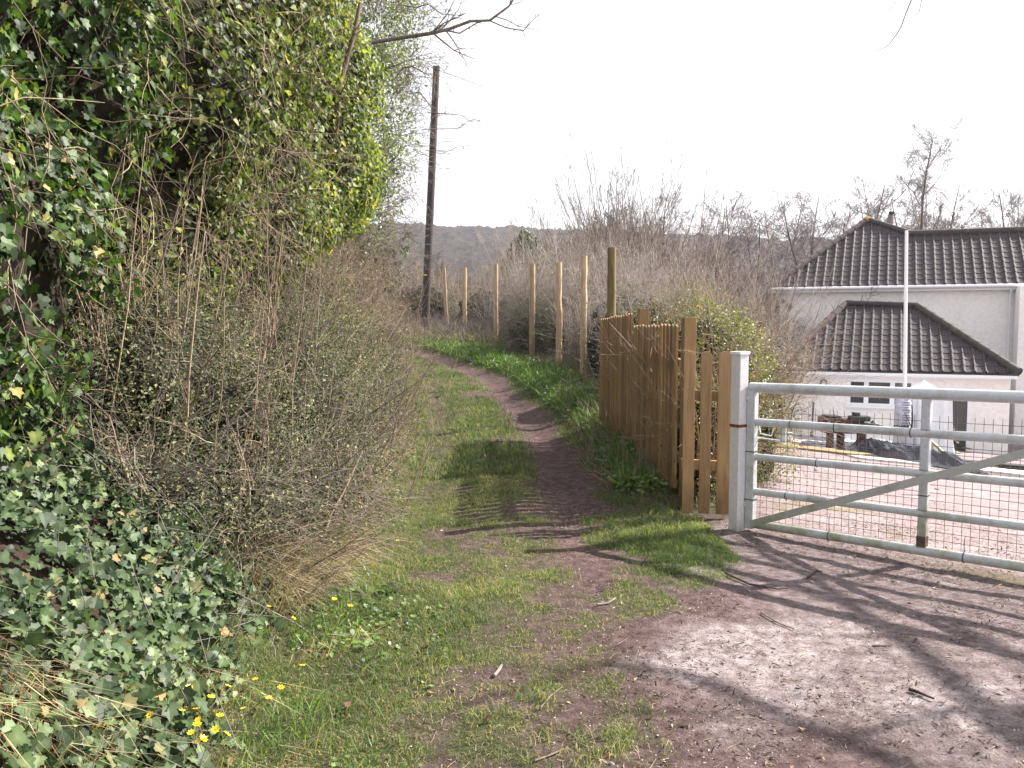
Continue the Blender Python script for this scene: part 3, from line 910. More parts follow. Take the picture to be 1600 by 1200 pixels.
# ------------------------------------------------------------------ house
PHI = math.radians(24)
E1 = Vector((math.cos(PHI), -math.sin(PHI), 0)); E2 = Vector((math.sin(PHI), math.cos(PHI), 0))
HO = Vector((8.9, 27.0, 0))
def hat(px, py, w):
    """where the view direction meets the plane w metres behind the front wall, in the house's own axes"""
    u = (px - 800) / FPX; v = (600 - py) / FPX
    d = Vector((u, math.cos(PITCH) + v * math.sin(PITCH), -math.sin(PITCH) + v * math.cos(PITCH)))
    o = Vector((0, 0, EYE))
    t_ = (w - (o - HO).dot(E2)) / d.dot(E2)
    p = o + d * t_
    return Vector(((p - HO).dot(E1), w, p.z))
YE = 0.0                                    # front wall of the single storey part
YM = 5.0                                    # front wall of the two storey part
ze = hat(1400, 584, YE).z
zg = -2.42
house = thing('house', 'pink white rendered house with dark tiled hipped roofs beyond the gate', 'house', (HO.x, HO.y, zg))
house.rotation_euler.z = -PHI
house['_off'] = (0.0, 0.0, zg)

def wall_open(name, x0, x1, z0, z1, y, th, opens, parent, m):
    xs = sorted({x0, x1, *[o[0] for o in opens], *[o[1] for o in opens]})
    b = MB()
    for a_, b_ in zip(xs[:-1], xs[1:]):
        cuts = sorted([(o[2], o[3]) for o in opens if o[0] <= a_ + 1e-6 and o[1] >= b_ - 1e-6])
        z = z0
        for c0, c1 in cuts + [(z1, z1)]:
            if c0 - z > 1e-4:
                b.box(((a_ + b_) / 2, y + th / 2, (z + c0) / 2), (b_ - a_, th, c0 - z))
            z = max(z, c1)
    return b.build(name, m, parent)

def zat(py, Y): return hat(1400, py, Y).z
def xat(px, Y): return hat(px, 560, Y).x

wz0, wz1 = zat(636, YE), zat(594, YE)
wx = [xat(1326, YE), xat(1430, YE)]
dz1 = zat(603, YE); dx = [xat(1481, YE), xat(1520, YE)]
xL, xR = xat(1228, YE), xat(1581, YE)
opens = [(wx[0], wx[1], wz0, wz1), (dx[0], dx[1], zg, dz1)]
wall_open('wall', xL, xR, zg - 0.4, ze + 0.02, YE + 0.02, 0.25, opens, house, M['render'])
b = MB()
b.box((xL + 0.125, (YE + YM) / 2 + 0.13, (zg + ze) / 2 - 0.2), (0.25, YM - YE - 0.27, ze - zg + 0.4))
b.box((xR - 0.125, (YE + YM) / 2 + 0.13, (zg + ze) / 2 - 0.2), (0.25, YM - YE - 0.27, ze - zg + 0.4))
b.build('side_wall', M['render'], house)
# dark room behind the openings
b = MB(); b.box(((xL + xR) / 2, YE + 2.2, (zg + ze) / 2), (xR - xL - 0.6, 0.1, ze - zg)); b.box(((xL + xR) / 2, YE + 1.2, zg + 0.02), (xR - xL - 0.6, 1.9, 0.05))
b.build('inner_wall', M['interior'], house)

def window(x0, x1, z0, z1, y, splits, parent, name='window'):
    w = bpy.data.objects.new(name, None); C.objects.link(w); w.parent = parent; w.location = (0, 0, 0)
    w['_abs'] = 1
    off = np.array(parent['_off'][:])
    fw = 0.085
    b = MB(); d = 0.08
    b.box(((x0 + x1) / 2, y, z1 - fw / 2), (x1 - x0, d, fw)); b.box(((x0 + x1) / 2, y, z0 + fw / 2), (x1 - x0, d, fw))
    xs = [x0] + splits + [x1]
    for i, x in enumerate(xs):
        wd = fw if i in (0, len(xs) - 1) else fw * 1.6
        xx = x + fw / 2 if i == 0 else (x - fw / 2 if i == len(xs) - 1 else x)
        b.box((xx, y, (z0 + z1) / 2), (wd, d * 0.98, z1 - z0 - 2 * fw + 0.001))
    for i in range(len(b.V)): b.V[i] = b.V[i] - off
    b.build('frame', M['upvc'], w)
    p = MB(); p.box(((x0 + x1) / 2, y + 0.01, (z0 + z1) / 2), (x1 - x0 - 0.05, 0.012, z1 - z0 - 0.05))
    p.V[0] = p.V[0] - off
    p.build('pane', M['glass'], w)
    s = MB(); s.box(((x0 + x1) / 2, y - 0.07, z0 - 0.03), (x1 - x0 + 0.12, 0.16, 0.05)); s.V[0] = s.V[0] - off
    if name == 'window': s.build('sill', M['upvc'], w)
    return w
window(wx[0], wx[1], wz0, wz1, YE + 0.06, [xat(1355, YE), xat(1396, YE)], house)
window(dx[0], dx[1], zg + 0.02, dz1, YE + 0.06, [], house, 'patio_door')

# main block
zm = zat(449, YM); xmL, xmR = xat(1217, YM), 16.0
ub = [(xat(1222, YM), 470), (xat(1231, YM), 477)]
MB().box(((xmL + xmR) / 2, YM + 0.27, (zg - 0.4 + zm) / 2), (xmR - xmL, 0.5, zm - zg + 0.4)).build('wall', M['render'], house)
MB().box((xmL + 0.25, YM + 3.95, (zg - 0.4 + zm) / 2), (0.5, 6.8, zm - zg + 0.38)).build('side_wall', M['render'], house)
# slightly proud panel of render and the forward corner on the right
b = MB(); x0, x1 = xat(1405, YM), xat(1488, YM)
b.box(((x0 + x1) / 2, YM + 0.0, (zm + ze) / 2 + 0.0), (x1 - x0, 0.08, zm - ze - 0.06)); b.build('render_panel', M['render'], house)
b = MB(); x0 = xat(1583, YM - 0.3)
b.box(((x0 + xmR) / 2, YM - 0.62, (zg - 0.4 + zm) / 2 - 0.03), (xmR - x0, 1.2, zm - zg + 0.3)); b.build('porch_wall', M['render'], house)

def tile_roof(name, O, U, Vv, poly, parent, m, period=0.31, course=0.34, amp=0.05):
    """poly in (u, v) metres on the plane O + u U + v V; real corrugated, stepped tiles"""
    U = np.array(U, float); Vv = np.array(Vv, float); U /= np.linalg.norm(U); Vv /= np.linalg.norm(Vv)
    N_ = np.cross(U, Vv)
    P = np.array(poly)
    u0, u1 = P[:, 0].min(), P[:, 0].max(); v0, v1 = P[:, 1].min(), P[:, 1].max()
    prof = [(0, 0.02), (0.35, 0.0), (0.62, 0.04), (0.70, 0.75), (0.78, 1.0), (0.86, 0.9), (0.93, 0.1)]
    us = []; hs = []
    k = 0
    while u0 + k * period < u1:
        for f, h_ in prof:
            us.append(u0 + (k + f) * period); hs.append(h_ * amp)
        k += 1
    vs = []; ss = []
    k = 0
    while v0 + k * course < v1:
        a = v0 + k * course
        vs += [a, a + 0.012, a + course * 0.5]; ss += [0.0, 0.016, 0.008]
        k += 1
    vs.append(v0 + k * course); ss.append(0)
    us, hs, vs, ss = map(np.array, (us, hs, vs, ss))
    UU, VV = np.meshgrid(us, vs)
    kk = np.floor((VV - v0) / course + 0.01)
    jit = (vnoise(np.floor((UU - u0) / period) * 3.7, kk * 5.3) - 0.5)
    HH = hs[None, :] + ss[:, None] + jit * 0.003
    X = np.array(O)[None, None] + UU[..., None] * U + VV[..., None] * Vv + HH[..., None] * N_
    id_ = np.arange(UU.size).reshape(UU.shape)
    q = np.stack([id_[:-1, :-1], id_[:-1, 1:], id_[1:, 1:], id_[1:, :-1]], -1).reshape(-1, 4)
    cu = ((UU[:-1, :-1] + UU[1:, 1:]) / 2).ravel(); cv = ((VV[:-1, :-1] + VV[1:, 1:]) / 2).ravel()
    ins = np.zeros(len(cu), bool); n = len(P)
    for i in range(n):
        a = P[i]; b_ = P[(i + 1) % n]
        cond = ((a[1] > cv) != (b_[1] > cv))
        with np.errstate(divide='ignore', invalid='ignore'):
            xi = (b_[0] - a[0]) * (cv - a[1]) / (b_[1] - a[1] + 1e-12) + a[0]
        ins ^= cond & (cu < xi)
    q = q[ins]
    V = X.reshape(-1, 3) - np.array(parent['_off'][:])
    o = mk(name, V, q, np.full(len(q), 4), m, parent)
    # the boards under the tiles
    bd = [np.array(O) + u * U + v * Vv - 0.02 * N_ for u, v in poly]; bl = [p - 0.08 * N_ for p in bd]
    k = len(bd)
    b = MB(); b.raw([tuple(p) for p in bd + bl], [tuple(range(k)), tuple(range(2 * k - 1, k - 1, -1))] + [(i, k + i, k + (i + 1) % k, (i + 1) % k) for i in range(k)])
    b.build('roof_deck', M['iron'], parent)
    return o

def on_plane(px, py, O, pitch):
    """intersect the view ray with the roof plane rising away from eave O"""
    lo, hi = O[1] - 1, O[1] + 12
    for _ in range(50):
        mid = (lo + hi) / 2; p = hat(px, py, mid)
        if p.z > O[2] + math.tan(pitch) * (mid - O[1]): lo = mid
        else: hi = mid
    p = hat(px, py, lo)
    return (p.x - O[0], (p.y - O[1]) / math.cos(pitch)), p

def cap_run(pts, r_, m, parent, name='hip_tile'):
    b = MB()
    for a, c_ in zip(pts[:-1], pts[1:]):
        a = Vector(a); c_ = Vector(c_); L = (c_ - a).length; n = max(1, int(L / 0.42)); d = (c_ - a) / n
        for k in range(n):
            b.tube([a + d * k, a + d * (k + 1.04)], [r_, r_ * 0.9], 12)
    b.build(name, m, parent, smooth=True)

# main roof plane
pm = math.radians(35)
Om = (xat(1204, YM - 0.35), YM - 0.35, zat(446, YM - 0.35))
pk, PK = on_plane(1355, 345, Om, pm)
jn, JN = on_plane(1424, 367, Om, pm)
rr, RRp = on_plane(1640, 362, Om, pm)
xr = xmR + 0.3 - Om[0]
poly = [(0, 0), (xr, 0), (xr, rr[1]), jn, pk]
Vm = (0, math.cos(pm), math.sin(pm))
tile_roof('roof', Om, (1, 0, 0), Vm, poly, house, M['tile'])
def pm_pt(uv): return Vector(Om) + Vector((uv[0], 0, 0)) + Vector(Vm) * uv[1]
A0 = pm_pt((0, 0)); PKp = pm_pt(pk); JNp = pm_pt(jn); RRR = pm_pt((xr, rr[1]))
up_ = Vector((0, 0, 0.05))
M['hip'] = painted('hip_tile', (0.09, 0.065, 0.07), (0.06, 0.05, 0.045), (0.4, 0.7), rough=0.95, sc=3)
cap_run([A0 + up_, PKp + up_], 0.12, M['hip'], house)
cap_run([PKp + up_, JNp + up_], 0.12, M['ridge'], house)
M['lichen'] = painted('orange_lichen_cap', (0.45, 0.24, 0.05), (0.16, 0.11, 0.06), (0.5, 0.7), rough=0.95, sc=9)
b = MB(); b.lathe([(0.17, -0.12), (0.19, -0.03), (0.14, 0.06), (0.05, 0.10)], (PKp.x, PKp.y, PKp.z + 0.07), 12); b.build('ridge_cap', M['lichen'], house, smooth=True)
cap_run([JNp + up_, RRR + up_], 0.13, M['ridge'], house, 'ridge_tile')
# far slopes so the roof is solid from the side
b = MB()
D2 = Vector((0, 9, 0))
D5 = Vector((0, 1.0, 0)) * 6
bk = RRR + Vector((0, RRR.y - Om[1], -(RRR.z - Om[2]))); bkJ = Vector((JNp.x + 2, bk.y, bk.z))
b.raw([tuple(A0), tuple(PKp), tuple(PKp + D5 * 0.5), tuple(A0 + D5 * 1.2)], [(0, 1, 2, 3)])
b.raw([tuple(JNp), tuple(RRR), tuple(bk), tuple(bkJ)], [(0, 1, 2, 3)])
b.raw([tuple(PKp), tuple(JNp), tuple(bkJ), tuple(PKp + D5 * 0.5)], [(0, 1, 2, 3)])
b.raw([tuple(PKp + D5 * 0.5), tuple(bkJ), tuple(A0 + D5 * 1.2)], [(0, 1, 2)])
b.build('rear_roof', M['tile'], house)
# fascia, gutter, soffit
b = MB(); b.box(((Om[0] + xmR) / 2, YM - 0.13, Om[2] - 0.12), (xmR - Om[0] + 0.1, 0.26, 0.16)); b.build('soffit', M['upvc'], house)
b = MB(); b.tube([(Om[0] - 0.02, YM - 0.36, Om[2] - 0.06), (xmR, YM - 0.36, Om[2] - 0.05)], 0.06, 12); b.build('gutter', M['upvc'], house, smooth=True)
xd = xat(1575, YM - 0.2)
b = MB(); b.tube([(xd, YM - 0.34, Om[2] - 0.08), (xd, YM - 0.1, Om[2] - 0.4), (xd, YM - 0.1, ze + 0.1)], 0.038, 12); b.build('downpipe', M['upvc'], house, smooth=True)
# vents and lamp high on the wall
b = MB(); b.box((xat(1222, YM), YM, zat(469, YM)), (0.13, 0.08, 0.13)); b.build('vent', M['iron'], house)
b = MB(); b.box((xat(1231, YM), YM - 0.02, zat(477, YM)), (0.2, 0.1, 0.2)); b.build('vent_cowl', M['wire'], house, bevel=0.03)
# chimney flue behind the roof
cf = hat(1391, 345, 11.5)
b = MB(); b.tube([(cf.x, 11.5, cf.z - 1.4), (cf.x, 11.5, cf.z - 0.02), (cf.x + 0.01, 11.5, cf.z + 0.25)], [0.13, 0.13, 0.12], 12)
fl = b.build('chimney', M['stone'], house, smooth=True)
b = MB(); b.box((cf.x + 0.03, 11.5, cf.z + 0.33), (0.16, 0.16, 0.12), 0.4); b.V[0] = b.V[0] - np.array(house['_off'][:]); fl['_abs'] = 1
b.build('cowl', M['iron'], fl)

# single storey hipped roof
pe = math.radians(31)
Oe = (xat(1213, YE - 0.3), YE - 0.3, zat(580, YE - 0.3))
a1, A1 = on_plane(1322, 476, Oe, pe); a2, A2 = on_plane(1432, 480, Oe, pe)
xe_ = xat(1594, YE - 0.3) - Oe[0]
Ve = (0, math.cos(pe), math.sin(pe))
tile_roof('roof', Oe, (1, 0, 0), Ve, [(0, 0), (xe_, 0), a2, a1], house, M['tile'], period=0.285, course=0.345)
def pe_pt(uv): return Vector(Oe) + Vector((uv[0], 0, 0)) + Vector(Ve) * uv[1]
cap_run([pe_pt((0.02, 0)) + up_, pe_pt(a1) + up_], 0.12, M['hip'], house)
cap_run([pe_pt(a1) + up_, pe_pt(a2) + up_], 0.12, M['tile'], house, 'ridge_tile')
cap_run([pe_pt((xe_ - 0.02, 0)) + up_, pe_pt(a2) + up_], 0.135, M['ridge'], house)
b = MB()
q1 = pe_pt((0, 0)); q2 = pe_pt(a1); q3 = pe_pt(a2); q4 = pe_pt((xe_, 0))
b.raw([tuple(q1), tuple(q2), (q2.x, YM, q2.z - 0.3), (q1.x, YM, q1.z)], [(0, 1, 2, 3)])
b.raw([tuple(q3), tuple(q4), (q4.x, YM - 1.3, q4.z), (q3.x, YM - 0.02, q3.z - 0.3)], [(0, 1, 2, 3)])
b.raw([tuple(q2), tuple(q3), (q3.x, YM - 0.02, q3.z - 0.3), (q2.x, YM, q2.z - 0.3)], [(0, 1, 2, 3)])
b.build('rear_roof', M['tile'], house)
b = MB(); b.box(((Oe[0] + Oe[0] + xe_) / 2, YE - 0.12, Oe[2] - 0.1), (xe_ - 0.05, 0.28, 0.12)); b.build('soffit', M['upvc'], house)
b = MB(); b.box(((xL + xR) / 2, YE - 0.0, Oe[2] - 0.2), (xR - xL, 0.04, 0.08)); b.build('fascia', M['upvc'], house)
b = MB(); b.box((xat(1271, YE), YE, zat(588, YE)), (0.16, 0.06, 0.04)); b.build('vent', M['wire'], house)
b = MB(); c_ = hat(1287, 598, YE)
b.tube([(c_.x - 0.08, YE - 0.03, c_.z - 0.1), (c_.x - 0.08, YE - 0.03, c_.z + 0.05), (c_.x, YE - 0.03, c_.z + 0.11), (c_.x + 0.08, YE - 0.03, c_.z + 0.05), (c_.x + 0.08, YE - 0.03, c_.z - 0.1)], 0.025, 8)
b.build('wall_lamp', M['wire'], house, smooth=True)

# ------------------------------------------------------------------ yard
def ground_near(px, py):
    p = ground_at(px, py); return p
# white pole
Yp = 22.8
pt_, pbm = at(1416.5, 360, Yp), at(1413, 690, Yp)
t = thing('white_pole', 'tall thin white mast standing upright in front of the tiled roofs', 'mast', (pbm.x, Yp, Z(pbm.x, Yp)))
b = MB(); b.tube([(pbm.x, Yp, t.location.z), (pbm.x + (pt_.x - pbm.x) * .5, Yp, (t.location.z + pt_.z) / 2), (pt_.x, Yp, pt_.z)], [0.055, 0.05, 0.042], 14)
b.build('mast_tube', M['white_metal'], t, smooth=True)
b = MB(); b.lathe([(0.15, 0), (0.15, 0.03), (0.08, 0.05), (0.065, 0.2)], t.location[:]); b.build('base_plate', M['white_metal'], t, smooth=True)

def drape(name, cx, cy, z0, w, d, h, peak, m, parent, seed=0, ridge=0.25):
    """a sheet hung over something tall: pleated skirt and a peaked top"""
    nu, nv = 72, 26
    V = []; g_ = np.random.RandomState(seed); ph = g_.rand(8) * 6.28
    for j in range(nv + 1):
        f = j / nv
        for i in range(nu):
            a = 2 * math.pi * i / nu
            ca, sa = math.cos(a), math.sin(a)
            e = 0.5
            sx = math.copysign(abs(ca) ** e, ca) * w / 2; sy = math.copysign(abs(sa) ** e, sa) * d / 2
            fold = 1 + 0.05 * math.sin(5 * a + ph[0] + 2 * f) + 0.035 * math.sin(11 * a + ph[1] - 3 * f) + 0.02 * math.sin(19 * a + ph[2])
            if f < 0.72:
                g = f / 0.72; r_ = 1.0 - 0.10 * g + 0.1 * (1 - g) ** 3; z = z0 + h * g
                V.append((cx + sx * r_ * fold, cy + sy * r_ * fold, z + 0.02 * math.sin(3 * a + ph[3]) * (j == 0)))
            else:
                g = (f - 0.72) / 0.28; r_ = (0.90) * (1 - g) + 0.02
                V.append((cx + (sx * r_) * (1 - 0.3 * g) + 0.0, cy + sy * r_, z0 + h + peak * (g ** 0.9) + 0.015 * math.sin(4 * a + ph[4]) * (1 - g)))
    F = []
    for j in range(nv):
        for i in range(nu):
            i2 = (i + 1) % nu
            F.append((j * nu + i, j * nu + i2, (j + 1) * nu + i2, (j + 1) * nu + i))
    F.append(tuple(nv * nu + k for k in range(nu)))
    b = MB(); b.raw(V, F)
    return b.build(name, m, parent, smooth=True)
Yb = 19.5
pB = at(1447, 690, Yb); zz = Z(pB.x, Yb); topz = at(1445, 594, Yb).z
wB = at(1493, 600, Yb).x - at(1410, 600, Yb).x
t = thing('covered_stack', 'tall stack shrouded in white sheeting with a peaked top, before the door', 'covered stack', (pB.x, Yb, zz))
drape('white_sheet', pB.x - 0.10, Yb, zz, wB * 0.88, 1.0, (topz - zz) * 0.8, (topz - zz) * 0.2, M['sheet'], t, 3)
b = MB(); x_ = at(1424.5, 650, Yb - 0.66).x
b.tube([(x_, Yb - 0.66, at(1424, 633, Yb - .66).z), (x_ + 0.01, Yb - 0.68, at(1424, 655, Yb - .66).z), (x_, Yb - 0.66, at(1424, 678, Yb - .66).z)], [0.012, 0.02, 0.02], 8)
b.build('black_strap', M['black'], t)

Ys = 18.7
pS = at(1409, 690, Ys); zs = Z(pS.x, Ys); sw = at(1423, 650, Ys).x - at(1396, 650, Ys).x
t = thing('printed_sack', 'grey white printed sack hanging upside down at the left of the white shrouded stack', 'sack', (pS.x, Ys, zs))
hz = at(1409, 615, Ys).z; lz = at(1409, 682, Ys).z
V = []; F = []; nu, nv = 14, 26
for s in (0, 1):
    for j in range(nv + 1):
        for i in range(nu + 1):
            u = i / nu - 0.5; f = j / nv
            bul = (1 - (2 * u) ** 4) * 0.12 * math.sin(math.pi * min(1, f * 0.9 + 0.08)) + 0.012 * math.sin(40 * f + 5 * u)
            V.append((pS.x + u * sw * (1 - 0.08 * f), Ys + (bul if s else -bul), lz + (hz - lz) * f))
o_ = (nu + 1) * (nv + 1)
for s in (0, 1):
    for j in range(nv):
        for i in range(nu):
            a = s * o_ + j * (nu + 1) + i
            F.append((a, a + 1, a + nu + 2, a + nu + 1) if not s else (a + nu + 1, a + nu + 2, a + 1, a))
b = MB(); b.raw(V, F); b.build('sack_body', M['sack'], t, smooth=True)
def text(body, size, loc, m, parent, name='lettering', sx=1, rot=0, rz=0):
    cu = bpy.data.curves.new(name, 'FONT'); cu.body = body; cu.size = size; cu.extrude = 0.002; cu.align_x = 'CENTER'; cu.offset = 0.006
    o = bpy.data.objects.new(name, cu); C.objects.link(o); cu.materials.append(m)
    me_ = bpy.data.meshes.new_from_object(o); bpy.data.objects.remove(o); o = bpy.data.objects.new(name, me_); C.objects.link(o)
    o.parent = parent; o.location = Vector(loc) - parent.location
    o.rotation_euler = (math.pi / 2, rot, rz); o.scale = (sx, 1, 1)
    return o
text('MICI', 0.17, (at(1408, 668, Ys - .14).x, Ys - 0.145, at(1408, 672.5, Ys - .14).z), M['ink'], t, sx=-1.05)
b = MB()
for k in range(11):
    zz_ = at(1409, 625 + k * 4, Ys - 0.14).z
    w_ = sw * (0.3 + 0.3 * ((k * 7) % 5) / 5)
    b.box((pS.x + 0.02, Ys - 0.137, zz_), (w_, 0.004, 0.012))
b.build('printed_line', M['ink'], t)

# workbench of brick coloured boxes with a black machine
def crate(b, px0, px1, py0, py1, Y, dep):
    a = at(px0, py1, Y); c_ = at(px1, py0, Y)
    b.box(((a.x + c_.x) / 2, Y + dep / 2, (a.z + c_.z) / 2), (c_.x - a.x, dep, c_.z - a.z))
Yk = 19.0
k0 = at(1320, 690, Yk); zk = Z(k0.x, Yk)
t = thing('garden_machine', 'dark brown boxy garden machine standing on brick piers near the house wall', 'machine', (k0.x, Yk, zk))
b = MB(); crate(b, 1291, 1320, 654, 678, Yk, 0.6); crate(b, 1320, 1352, 656, 678, Yk + 0.002, 0.5); b.build('housing', M['brick'], t, bevel=0.03)
b = MB(); crate(b, 1296, 1316, 650.5, 654, Yk + 0.05, 0.5); b.build('lid', M['iron'], t, bevel=0.02)
b = MB(); crate(b, 1332, 1361, 651, 659, Yk - 0.05, 0.3); crate(b, 1336, 1345, 645, 651, Yk, 0.2); b.build('engine', M['iron'], t, bevel=0.02)
b = MB(); b.tube([at(1350, 662, Yk), at(1372, 664, Yk - 0.1), at(1388, 672, Yk - 0.1), at(1396, 676, Yk)], 0.03, 8); b.tube([at(1362, 660, Yk), at(1372, 668, Yk)], 0.07, 10); b.build('exhaust', M['wire'], t, smooth=True)
for a_, c_ in ((1296, 1303), (1313, 1320), (1344, 1353)):
    x0, x1 = at(a_, 680, Yk).x, at(c_, 680, Yk).x; z1 = at(1300, 678, Yk).z - 0.002
    b = MB(); b.box(((x0 + x1) / 2, Yk + 0.1, (zk - 0.03 + z1) / 2), (x1 - x0, 0.22, z1 - zk + 0.03)); b.build('brick_pier', M['brick'], t, bevel=0.01)

def plank(px0, py0, px1, py1, Y0, Y1, w, th, m, label, lift=0.0, name='plank', cat='plank', grp='boards lying in the yard'):
    a = at(px0, py0, Y0); c_ = at(px1, py1, Y1)
    za = Z(a.x, a.y) + th / 2 + lift; zc = Z(c_.x, c_.y) + th / 2 + lift
    o = MB().bar((a.x, a.y, za), (c_.x, c_.y, zc), w, th).build(name, m, None, bevel=0.004)
    return tag(o, label, cat, grp)
plank(1196, 684, 1300, 694, 19.3, 18.2, 0.45, 0.06, M['lumber'], 'pale board on the ground running up to the brick piers')
plank(1262, 690, 1352, 703, 18.4, 17.0, 0.35, 0.07, M['lumber'], 'pale board in front of the brick piers under the garden machine')
plank(1222, 676, 1300, 681, 21.5, 20.9, 0.6, 0.09, M['slab'], 'white sheet board behind the round black stand base')
plank(1500, 706, 1640, 712, 16.6, 16.2, 0.25, 0.12, M['iron'], 'dark beam lying behind the pale paving on the right')
plank(1400, 700, 1500, 726, 17.4, 15.6, 0.12, 0.06, M['lumber'], 'pale board crossing the heap of polythene')
plank(1440, 702, 1560, 716, 17.0, 16.2, 0.10, 0.06, M['lumber'], 'pale board lying behind the brace of the gate')
# parasol stand
pp = ground_at(1268, 688)
t = thing('parasol_stand', 'black upright parasol stem in a round base left of the brown machine', 'parasol stand', pp[:])
b = MB(); b.lathe([(0.36, 0), (0.36, 0.04), (0.30, 0.07), (0.06, 0.10), (0.05, 0.25)], pp[:], 24); b.build('base', M['iron'], t, smooth=True)
b = MB(); b.tube([tuple(pp + Vector((0, 0, 0.1))), (at(1271, 628, pp.y).x, pp.y, at(1271, 628, pp.y).z)], 0.028, 10); b.build('stem', M['black'], t, smooth=True)
# red lantern and white box near the hedge
pr = at(1212, 652, 12)
t = thing('red_lantern', 'small red lantern on a thin stem by the shrub behind the gate', 'lantern', (pr.x, 12, Z(pr.x, 12)))
b = MB(); b.tube([(pr.x, 12, t.location.z), (pr.x, 12, pr.z)], 0.012, 8); b.build('stem', M['iron'], t)
b = MB(); b.lathe([(0.03, -0.1), (0.075, -0.07), (0.085, 0.0), (0.07, 0.07), (0.03, 0.1)], pr[:], 12); b.build('lamp_globe', M['red'], t, smooth=True)
pw_ = ground_at(1221, 694)
b = MB(); b.box((pw_.x, pw_.y, pw_.z + 0.14), (0.36, 0.3, 0.28), 0.2); b.box((pw_.x, pw_.y, pw_.z + 0.29), (0.38, 0.32, 0.03), 0.2)
o = b.build('white_box', M['sheet'], None, bevel=0.01); tag(o, 'small white lidded box on the drive behind the gate latch', 'box')
# polythene heap: crumpled sheets and black pipes
def crumple(px0, px1, py0, py1, Y0, Y1, hgt, m, seed, label, cat, name):
    a = ground_at(px0, py1); b_ = ground_at(px1, py1); c_ = ground_at((px0 + px1) / 2, py0)
    cx, cy = (a.x + b_.x) / 2, (a.y + c_.y) / 2
    rx, ry = (b_.x - a.x) / 2, max((c_.y - a.y) / 2, 0.35)
    nu, nv = 60, 40
    U_, V_ = np.meshgrid(np.linspace(-1, 1, nu), np.linspace(-1, 1, nv))
    r = np.sqrt(U_ ** 2 + V_ ** 2)
    nz = fbm(U_ * 3 + seed, V_ * 3 + seed * 2, 4)
    rid = np.abs(fbm(U_ * 2.2 + seed * 3, V_ * 5, 3) - 0.5) * 2
    edge = 1 - sstep(0.6, 1.0, r + 0.5 * (nz - 0.5))
    X = cx + U_ * rx; Y = cy + V_ * ry
    Zg = terrain(X, Y)
    H_ = hgt * edge * (0.4 + 1.2 * nz - 0.8 * rid) + 0.012
    id_ = np.arange(U_.size).reshape(U_.shape)
    q = np.stack([id_[:-1, :-1], id_[:-1, 1:], id_[1:, 1:], id_[1:, :-1]], -1).reshape(-1, 4)
    keep = ((r + 0.5 * (nz - 0.5))[:-1, :-1] < 1.0).ravel()
    o = mk(name, np.stack([X, Y, Zg + np.maximum(H_, 0.01)], -1).reshape(-1, 3), q[keep], np.full(keep.sum(), 4), m)
    so = o.modifiers.new('thick', 'SOLIDIFY'); so.thickness = 0.006
    return tag(o, label, cat)
crumple(1352, 1445, 694, 716, 0, 0, 0.13, M['polythene'], 1.3, 'crumpled dark polythene heap behind the middle upright of the gate', 'polythene', 'polythene_heap')
crumple(1375, 1460, 690, 704, 0, 0, 0.16, M['sheet'], 5.3, 'crumpled pale sheeting behind the dark polythene heap', 'sheeting', 'plastic_sheet')
crumple(1425, 1560, 704, 728, 0, 0, 0.12, M['iron'], 3.3, 'dark tarpaulin folded on the ground behind the gate brace', 'tarpaulin', 'tarpaulin')
crumple(1506, 1552, 716, 740, 0, 0, 0.3, M['polythene'], 8.1, 'small peaked black cover lying on the pale paving', 'cover', 'plastic_cover')
crumple(1388, 1450, 700, 712, 0, 0, 0.10, M['sack'], 7.7, 'pale grey crumpled sacking between the dark sheets of the heap', 'sacking', 'crumpled_sacking')
crumple(1350, 1410, 703, 712, 0, 0, 0.07, M['sheet'], 9.7, 'flat white strip of sheeting in front of the garden machine', 'sheeting', 'plastic_sheet')
for k in range(9):
    p_a = ground_at(1392 + 13 * k, 699 + (k * 5) % 9); p_b = ground_at(1410 + 12 * k + (k * 7) % 15, 706 + (k * 3) % 11)
    o = MB().bar(p_a + Vector((0, 0, 0.08 + 0.02 * (k % 3))), p_b + Vector((0, 0, 0.12)), 0.07, 0.035).build('batten', M['lumber'] if k % 3 else M['iron'], None, bevel=0.003)
    tag(o, 'thin timber batten lying in the heap behind the gate, %s from the left' % ('first second third fourth fifth sixth seventh eighth ninth'.split()[k]), 'batten', 'battens in the yard heap')
for k, (pts_, r_, lab) in enumerate((([(1340, 700), (1378, 707), (1420, 722), (1450, 727)], 0.045, 'black pipe curving along the front of the polythene heap'),
                    ([(1352, 698), (1400, 702), (1440, 712)], 0.035, 'thinner black pipe lying across the polythene heap'))):
    P_ = [ground_at(*p) + Vector((0, 0, 0.05 + 0.1 * k)) for p in pts_]
    o = MB().tube(P_, r_, 10).build('pipe', M['black'], None, smooth=True); tag(o, lab, 'pipe')
# trestle legs
tr = ground_at(1452, 716)
t = thing('trestle', 'pale timber trestle with splayed legs right of the middle gate upright', 'trestle', tr[:])
for (x0, x1, dy) in ((1449, 1441, 0), (1453, 1462, -0.3), (1456, 1490, -0.5)):
    p0 = at(x0, 690, tr.y); p1 = at(x1, 712, tr.y + dy)
    MB().bar(p0, (p1.x, p1.y, Z(p1.x, p1.y)), 0.05, 0.05).build('leg', M['lumber'], t)
